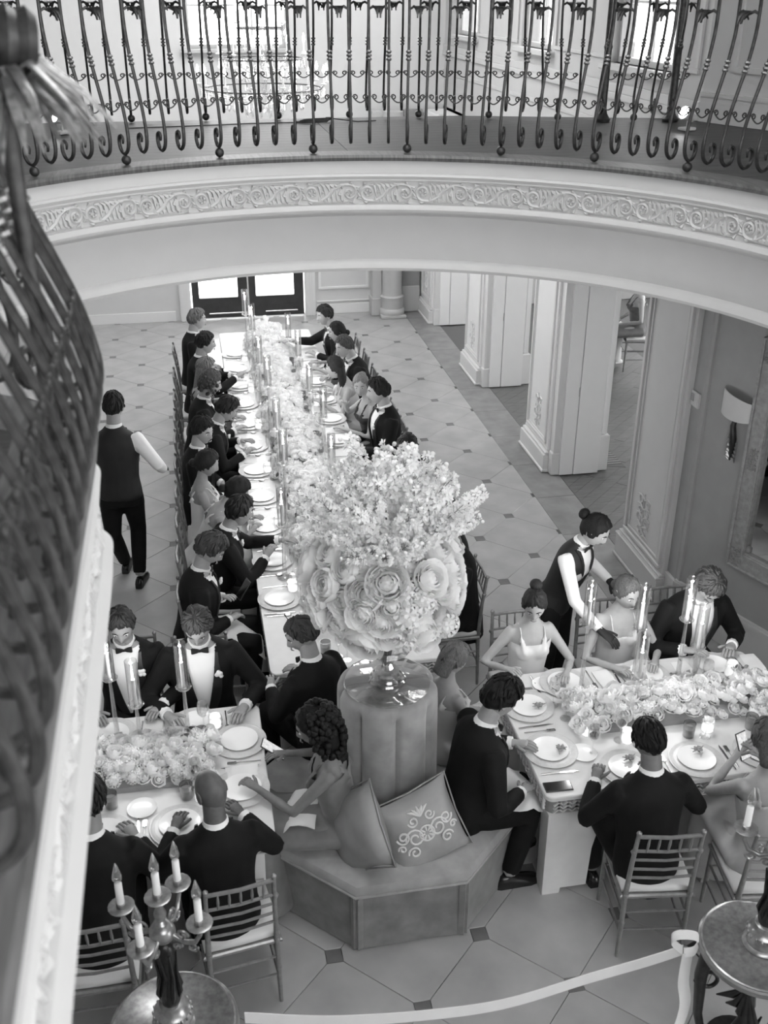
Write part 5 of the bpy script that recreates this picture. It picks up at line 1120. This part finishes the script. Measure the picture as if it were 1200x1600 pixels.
# ================================================================ STANDS, CANDELABRA, RIBBON
def stand(x, y, label):
    t = thing('pedestal_stand', label, 'stand', (x, y, 0))
    MB().lathe([(.05, .845), (.25, .848), (.266, .856), (.270, .868), (.266, .880), (.256, .886), (.250, .880), (.01, .880)], 40).build('top', 'stand_top', t, 40)
    MB().lathe([(.250, .880), (.256, .889), (.248, .892), (.242, .884)], 40).build('rim', 'gilt', t, 60)
    for k in range(3):
        a = 2 * PI * k / 3 + .9; c_, s_ = math.cos(a), math.sin(a)
        MB().tube([(.225 * c_, .225 * s_, .85), (.24 * c_, .24 * s_, .70), (.22 * c_, .22 * s_, .45), (.16 * c_, .16 * s_, .22), (.24 * c_, .24 * s_, .06), (.29 * c_, .29 * s_, .015)], [.032, .030, .022, .018, .022, .016], 8).build('leg', 'bronze', t, 60)
        mb = MB(); sp_ = [(c_ * (.20 + .06 * (1 - .7 * u) * math.cos(7 * u)), s_ * (.20 + .06 * (1 - .7 * u) * math.cos(7 * u)), .66 + .07 * (1 - .7 * u) * math.sin(7 * u)) for u in [i / 16 for i in range(17)]]; mb.tube(sp_, .010, 6); mb.build('leg_scroll', 'bronze', t, 60)
        a2 = a + 1.05; mb = MB()
        for q in range(6): mb.tube([(.20 * math.cos(a2), .20 * math.sin(a2), .82), ((.2 + .02 * q) * math.cos(a2 + .12 * (q - 2.5)), (.2 + .02 * q) * math.sin(a2 + .12 * (q - 2.5)), .74 - .02 * q), (.21 * math.cos(a2 + .25 * (q - 2.5)), .21 * math.sin(a2 + .25 * (q - 2.5)), .68)], [.006, .018, .004], 6)
        mb.build('leaf_swag', 'bronze', t, 60)
    MB().lathe([(.02, .20), (.15, .205), (.155, .215), (.15, .225), (.02, .228)], 24).build('lower_shelf', 'bronze', t, 40)
    MB().lathe([(.03, .228), (.05, .3), (.02, .4), (.045, .5), (.02, .7), (.06, .84)], 12).build('centre_stem', 'bronze', t, 50)
def candelabrum(x, y, rz, label):
    zb = .8815; t = thing('candelabrum', label, 'candelabrum', (x, y, zb), rz)
    mb = MB().lathe([(.085, 0), (.09, .006), (.085, .014), (.074, .02), (.072, .06), (.078, .066), (.076, .085), (.058, .10), (.052, .13), (.03, .14)], 24); mb.build('base', 'gilt', t, 40)
    mb = MB()
    for k in range(18): a = 2 * PI * k / 18; mb.ball((.077 * math.cos(a), .077 * math.sin(a), .075), .008, .008, .014, 5, 3)
    mb.build('base_gadroon', 'gilt', t, 60)
    mb = MB().lathe([(.036, .13), (.045, .16), (.040, .22), (.028, .30), (.034, .36), (.046, .42), (.036, .46), (.02, .48)], 14)
    for k in range(8): a = 2 * PI * k / 8; mb.tube([(.03 * math.cos(a), .03 * math.sin(a), .15), (.048 * math.cos(a), .048 * math.sin(a), .21), (.036 * math.cos(a + .3), .036 * math.sin(a + .3), .30), (.050 * math.cos(a), .050 * math.sin(a), .44)], [.008, .011, .007, .004], 5)
    mb.build('stem', 'bronze', t, 60)
    MB().ball((0, 0, .53), .052, .052, .050, 18, 12).build('ball', 'gilt', t, 180)
    MB().lathe([(.02, .57), (.03, .585), (.018, .60), (.026, .63), (.016, .66), (.02, .69)], 12).build('upper_stem', 'gilt', t, 50)
    def light(px, py, pz, par):
        d_ = MB().lathe([(.012, -.03), (.018, -.012), (.050, 0), (.053, .006), (.048, .008), (.020, .004), (.020, .022), (.014, .026)], 16, (px, py, pz)).build('bobeche', 'gilt', par, 50)
        MB().lathe([(.0155, .02), (.015, .125), (.010, .130)], 10, (px, py, pz)).build('candle_sleeve', 'wax', d_, 50)
        MB().lathe([(.010, .128), (.019, .150), (.020, .168), (.011, .20), (.003, .228), (.001, .232)], 10, (px, py, pz)).build('bulb', 'crystal', d_, 180)
    for k in range(4):
        a = PI / 4 + k * PI / 2; c_, s_ = math.cos(a), math.sin(a); R_ = .165
        arm = MB().tube([(.04 * c_, .04 * s_, .53), (.09 * c_, .09 * s_, .50), (.14 * c_, .14 * s_, .515), (R_ * c_, R_ * s_, .565), (R_ * c_, R_ * s_, .60)], [.012, .011, .010, .009, .010], 7)
        for (q0, z0, rr_, dr) in ((.085, .535, .026, 1), (.125, .485, .024, -1), (.06, .47, .02, 1)):
            arm.tube([((q0 + rr_ * (1 - .7 * u) * math.cos(dr * 8 * u)) * c_, (q0 + rr_ * (1 - .7 * u) * math.cos(dr * 8 * u)) * s_, z0 + rr_ * (1 - .7 * u) * math.sin(dr * 8 * u)) for u in [i / 14 for i in range(15)]], .006, 5)
        arm = arm.build('arm', 'gilt', t, 60); light(R_ * c_, R_ * s_, .62, arm)
    light(0, 0, .715, t)
stand(-3.25, -5.06, 'round-topped bronze stand with candelabrum at the lower left'); candelabrum(-3.25, -5.05, .35, 'five-light gilt candelabrum with bronze stem at the lower left')
stand(-.66, -5.13, 'round-topped bronze stand with candelabrum at the lower right'); candelabrum(-.64, -5.12, .2, 'five-light gilt candelabrum at the lower right edge')
rp = catmull([(-2.96, -5.02, .80), (-2.6, -5.01, .68), (-2.2, -5.0, .605), (-1.8, -5.0, .59), (-1.4, -5.0, .67), (-1.12, -5.01, .735), (-.97, -5.03, .80)], 6)
rb = thing('ribbon', 'wide white ribbon strung between the two bronze stands', 'ribbon', (-2.0, -5.0, 0)); mb = MB()
mb.loft([[(p[0] + 2.0, p[1] + 5.0 + dy, p[2] + dz) for dy, dz in ((0, -.032), (.003, -.032), (.006, .032), (.003, .032))] for p in rp]); mb.build('band', 'ribbon', rb, 60)
def loop(pts, w): 
    q = catmull(pts, 5); return MB().loft([[(p[0] + 2.0, p[1] + 5.0 + dy, p[2] + dz) for dy, dz in ((-.01, -w), (-.007, -w), (.007, w), (.004, w))] for p in q])
loop([(-.97, -5.03, .80), (-1.03, -5.02, .87), (-1.0, -5.03, .91), (-.92, -5.05, .90), (-.93, -5.06, .83), (-.97, -5.04, .80)], .022).build('bow_loop', 'ribbon', rb, 60)
MB().loft([[(p[0] + 2.0 + dx, p[1] + 5.0 + dy, p[2]) for dx, dy in ((-.03, 0), (.03, .01), (.03, .013), (-.03, .003))] for p in catmull([(-.95, -5.05, .80), (-.965, -5.08, .65), (-.94, -5.09, .48), (-.98, -5.10, .22)], 5)]).build('ribbon_tail', 'ribbon', rb, 60)
# ================================================================ GUESTS AND STAFF
def lap(x=.12, y=.22, z=.66): return ((x, y, z), (-x, y, z))
def tab(x=.18, y=.36, z=.80): return ((x, y, z), (-x, y, z))
XL = -2.98
G1 = 'guests along the left side of the long table'; G2 = 'guests along the right side of the long table'
def guest(group, *a, **k): o = person(*a, **k); o[0]['group'] = group; return o
# left side of the long table, near to far
guest(G1, 'man in a black tuxedo reading a dark phone at the long table', (-3.11, -1.62), 0, lean=10, hp=38, hy=-4, hands=((.08, .26, .70), (-.03, .22, .82)), hair=('wavy', .06, .020), skinv=.42, seed=1, curl=(.55, .3))
guest(G1, 'man in a black tuxedo with white boutonniere stretching an arm over the table', (-2.96, -1.04), 0, lean=18, hp=14, hy=6, turn=6, hands=((.05, .42, .84), (-.20, .55, .84)), hair=('short', .018, .018), skinv=.36, seed=2)
guest(G1, 'dark-haired woman leaning low in a pale top', (-3.04, -.47), 0, 'f', 'dress', lean=28, hp=34, hands=((.12, .42, .80), (-.14, .44, .80)), hair=('low_bun', .014, .020), dress=.58, skinv=.40, seed=3)
guest(G1, 'woman in a white strappy top with a dark updo, back turned', (XL - .02, -.08), 0, 'f', 'dress', lean=4, hp=20, hy=-10, hands=tab(.15, .33), hair=('low_bun', .02, .020), dress=.72, skinv=.36, seed=4, face=False)
guest(G1, 'dark-haired man in a tuxedo looking towards the stairs', (-3.02, .54), 0, lean=4, hp=12, hy=-34, turn=-10, hands=lap(), hair=('side', .016, .024), skinv=.42, seed=5)
guest(G1, 'dark-haired man in black with lowered head over his plate', (-2.97, 1.14), 0, lean=20, hp=30, hands=tab(.16, .40), hair=('short', .02, .018), skinv=.36, seed=6)
guest(G1, 'curly-haired guest in black', (-2.98, 1.76), 0, lean=10, hp=14, hands=tab(), hair=('curly', .06, .016), skinv=.40, seed=7)
guest(G1, 'guest with pale straight hair in black', (-2.97, 2.33), 0, 'f', 'dress', lean=8, hp=8, hands=tab(.14, .34), hair=('long', .16, .018), dress=.02, skinv=.42, seed=8)
guest(G1, 'bearded dark-haired man in black, in profile', (-2.96, 3.05), 0, lean=8, hp=6, hands=((.14, .44, .88), (-.16, .40, .80)), hair=('short', .018, .016), skinv=.34, seed=9, flower=False)
guest(G1, 'fair-haired guest at the far left end of the long table', (-2.98, 3.95), 0, lean=4, hp=4, hands=lap(), hair=('short', .14, .016), skinv=.45, seed=10, flower=False)
for k, y in enumerate((-1.6, -1.04, -.47, .05, .64, 1.22, 1.78, 2.35, 3.05, 3.95)): chair(-2.95, y, 0, 'slim gilt banquet chair under ' + ('the man reading his phone', 'the man stretching his arm across', 'the woman leaning low over the table', 'the woman with the strappy top', 'the man looking towards the stairs', 'the man with lowered head', 'the curly-haired guest', 'the pale-haired guest', 'the bearded man', 'the last guest on the left')[k], 'chairs on the left side of the long table')
# right side of the long table
XR = -1.20
guest(G2, 'guest in black mostly hidden behind the giant arrangement', (-1.14, -1.66), 180, lean=8, hp=20, hands=tab(), hair=('short', .02, .016), skinv=.30, seed=11, flower=False)
guest(G2, 'dark-haired guest in black whose head rises behind the blossom branches', (-.98, -.60), 180, lean=16, hp=24, hy=-50, hands=tab(.16, .38), hair=('short', .015, .02), skinv=.36, seed=12, face=False, flower=False)
guest(G2, 'dark-haired man in black looking down above the blossom tips', (-1.02, .02), 180, lean=16, hp=36, hy=60, turn=20, hands=tab(.16, .36), hair=('short', .025, .018), skinv=.42, seed=13, flower=False)
guest(G2, 'man in a tuxedo turned in profile to the blonde woman', (XR + .05, 1.20), 180, lean=6, hp=6, hy=-6, turn=8, hands=((.16, .30, .70), (-.10, .30, .70)), hair=('short', .014, .018), skinv=.40, seed=14, scale=1.03)
guest(G2, 'blonde woman in a black dress facing the camera', (XR - .02, 1.62), 180, 'f', 'dress', lean=10, hp=10, hy=62, turn=10, hands=((.10, .28, .95), (-.16, .32, .78)), hair=('bun', .20, .014), dress=.02, skinv=.50, seed=15)
guest(G2, 'woman with long dark hair in a pale dress', (XR - .10, 2.22), 180, 'f', 'dress', lean=18, hp=6, hy=-14, hands=((.12, .38, .86), (-.12, .38, .82)), hair=('long_back', .022, .018), dress=.62, skinv=.44, seed=16)
guest(G2, 'fair man in a tuxedo and bow tie leaning to his neighbour', (XR + .07, 2.80), 180, lean=16, hp=12, hy=14, turn=12, hands=tab(.18, .36), hair=('short', .07, .014), skinv=.46, seed=17)
guest(G2, 'woman with sleek dark hair beside the fair man', (XR - .02, 3.35), 180, 'f', 'dress', lean=8, hp=10, hands=tab(.14, .34), hair=('low_bun', .014, .016), dress=.04, skinv=.42, seed=18)
guest(G2, 'man in a tuxedo reaching across the far end of the long table', (-1.20, 3.95), 180, lean=14, hp=10, hy=20, hands=((.10, .58, .90), (-.18, .34, .80)), hair=('short', .03, .014), skinv=.42, seed=19)
for k, y in enumerate((-1.66, -.62, .05, 1.20, 1.70, 2.25, 2.80, 3.35, 3.95)): chair(-1.25, y, 180, 'slim gilt banquet chair under ' + ('the guest behind the giant arrangement', 'the head behind the blossom branches', 'the man looking down', 'the man in profile', 'the blonde woman', 'the woman with long dark hair', 'the fair man', 'the sleek-haired woman', 'the man reaching across')[k], 'chairs on the right side of the long table')
# round the settee
guest(G2, 'man in a tuxedo at the near end of the long table, face to the left', (-2.36, -2.90), 118, lean=8, hp=22, hy=58, turn=14, hands=((.12, .34, .80), (-.14, .34, .78)), hair=('short', .05, .014), skinv=.36, seed=20, scale=.97, seat=.485, flower=False)
guest('guests on the settee', 'light-haired woman with bare shoulder behind the settee column', (-1.63, -3.12), 20, 'f', 'dress', lean=3, hp=18, hands=lap(.1, .26), hair=('bob', .13, .016), dress=.5, skinv=.40, seed=21, face=False, seat=.485, scale=.90)
guest('guests on the settee', 'dark-haired man in a tuxedo seated on the settee at the right table', (-1.64, -3.66), 8, lean=13, hp=26, hands=((.16, .28, .70), (-.14, .36, .79)), hair=('wavy', .012, .024), skinv=.40, seed=22, face=False, seat=.485, scale=1.0, legs=((.14, .36, .50), (-.10, .40, .52), (.16, .24, .09), (-.10, .36, .09)))
guest('guests on the settee', 'woman with voluminous dark curls in a grey dress holding a phone', (-2.34, -3.68), 168, 'f', 'dress', lean=10, hp=18, hy=6, hands=((.22, .33, .85), (-.06, .46, .84)), hair=('afro_long', .010, .022), dress=.16, skinv=.22, seed=23, seat=.485, curl=(.5, .6), top=.40)
# left table
G3 = 'guests at the left table'
guest(G3, 'man in a tuxedo at the left table beside the fascia edge', (-3.52, -2.40), -90, lean=6, hp=22, hands=tab(.20, .36), hair=('short', .03, .014), skinv=.34, seed=24)
guest(G3, 'man in a tuxedo with white boutonniere looking down at the left table', (-3.06, -2.50), -90, lean=8, hp=40, hy=-8, hands=((.22, .36, .80), (-.24, .36, .80)), hair=('short', .05, .014), skinv=.38, seed=25, scale=1.06)
guest(G3, 'bald man in a black jacket seen from behind at the left table', (-3.02, -4.17), 98, lean=7, hp=32, hy=22, hands=tab(.18, .36), hair=('bald', .02, 0), skinv=.13, seed=26, scale=.96, face=False, flower=False, bow=False)
guest(G3, 'man in black half hidden by the gallery fascia', (-3.62, -4.22), 90, lean=14, hp=20, hands=tab(.18, .36), hair=('short', .02, .014), skinv=.3, seed=27, face=False, flower=False)
chair(-2.97, -4.15, 98, 'gilt banquet chair behind the bald man', 'chairs at the left table'); chair(-3.64, -4.27, 90, 'gilt banquet chair half hidden behind the gallery fascia', 'chairs at the left table')
chair(-3.06, -2.46, -90, 'gilt banquet chair under the man looking down at the left table', 'chairs at the left table'); chair(-3.52, -2.38, -90, 'gilt banquet chair under the man beside the fascia edge', 'chairs at the left table')
# right table
G4 = 'guests at the right table'
guest(G4, 'woman in a white square-neck dress with dark updo at the right table', (-.93, -2.56), -90, 'f', 'dress', lean=4, hp=24, hy=-18, hands=((.22, .26, .84), (-.16, .32, .80)), hair=('high_bun', .025, .018), dress=.75, skinv=.50, seed=28, scale=.97, top=.385)
guest(G4, 'fair-haired woman in a light strappy dress beside the waitress', (-.30, -2.52), -90, 'f', 'dress', lean=6, hp=16, hy=14, hands=((.14, .36, .80), (-.14, .34, .80)), hair=('low_bun', .10, .016), dress=.6, skinv=.46, seed=29)
guest(G4, 'man in a black tuxedo with bowed head at the right table', (.24, -2.42), -90, lean=18, hp=52, hands=((.16, .38, .82), (-.18, .36, .80)), hair=('short', .06, .016), skinv=.42, seed=30, scale=1.05, flower=False, bow=False)
guest(G4, 'man in a black jacket seen from behind at the right table', (-.77, -4.21), 90, lean=9, hp=32, hy=6, hands=((.20, .32, .80), (-.18, .34, .80)), hair=('short', .010, .012), skinv=.2, seed=31, face=False, flower=False, bow=False, scale=.96)
guest(G4, 'woman in a satin grey dress holding up a phone at the right edge', (-.16, -4.30), 82, 'f', 'dress', lean=10, hp=16, hands=((.07, .33, .93), (-.06, .34, .93)), hair=('bob', .08, .016), dress=.34, skinv=.38, seed=32, face=False)
chair(-.74, -4.20, 82, 'gilt banquet chair behind the man seen from the back', 'chairs at the right table'); chair(-.16, -4.32, 82, 'gilt banquet chair under the woman with the raised phone', 'chairs at the right table')
chair(-.93, -2.52, -90, 'gilt banquet chair under the woman in white', 'chairs at the right table'); chair(-.30, -2.48, -90, 'gilt banquet chair under the woman beside the waitress', 'chairs at the right table'); chair(.24, -2.40, -90, 'gilt banquet chair under the man with bowed head', 'chairs at the right table')
# staff
person('waitress in white shirt, black waistcoat and gloves leaning over the right table', (-.60, -2.12), -50, 'f', 'waiter', seated=False, lean=20, hp=30, hy=6, hands=((.24, .50, .94), (-.24, .30, 1.02)), hair=('bun', .014, .014), skinv=.46, seed=33, scale=1.02, glove=True)
person('waiter in black waistcoat and white sleeves walking away past the long table', (-3.66, .16), 80, 'm', 'waiter', seated=False, lean=6, hp=10, hands=((.34, .18, 1.02), (-.24, .18, 1.05)), hair=('short', .02, .014), skinv=.36, seed=34, face=False, legs=((.09, .10, .50), (-.09, -.06, .50), (.09, -.04, .10), (-.09, .22, .09)), bow=False)
# side room
G5 = 'people in the side room'
guest(G5, 'person in dark clothes seated in the side room', (2.98, 4.86), 170, 'f', 'dress', lean=4, hands=lap(), hair=('short', .03, .014), dress=.10, skinv=.42, seed=35)
guest(G5, 'person in a white top seated deeper in the side room', (2.36, 5.05), 20, 'f', 'dress', lean=8, hands=lap(), hair=('bob', .06, .014), dress=.75, skinv=.42, seed=36)
chair(3.0, 4.86, 170, 'gilt banquet chair seen through the side doorway', 'chairs in the side room'); chair(2.33, 5.05, 20, 'gilt banquet chair farther inside the side doorway', 'chairs in the side room')
# napkins over laps
def lapnap(x, y, z, rz, label, w=.30):
    mb = MB(); vs = []; n = 9
    for j in range(n):
        for i in range(n):
            u, v = i / (n - 1), j / (n - 1); dz = -.16 * max(0, v - .55) / .45 - .05 * abs(u - .5) * 2 * (v > .4); vs.append(((u - .5) * w + .02 * math.sin(7 * v), (v - .4) * .36, dz + .010 * math.sin(9 * u + 3 * v)))
    fs = [(j * n + i, j * n + i + 1, (j + 1) * n + i + 1, (j + 1) * n + i) for j in range(n - 1) for i in range(n - 1)]
    vs2 = [(a, b, c_ - .004) for a, b, c_ in vs]; mb.add(vs, fs); mb.add(vs2, [f[::-1] for f in fs]); tag(mb.build('lap_napkin', 'napkin', None, 180, (x, y, z)), label, 'napkin').rotation_euler = (0, 0, rz)
lapnap(-1.30, -3.66, .632, math.radians(-82), 'white napkin over the knee of the man on the settee', .34); lapnap(-2.84, -1.66, .625, -PI/2, 'white napkin on the lap of the man reading his phone'); lapnap(-2.62, -3.62, .64, math.radians(78), 'pale napkin on the lap of the curly-haired woman')
finish_people()
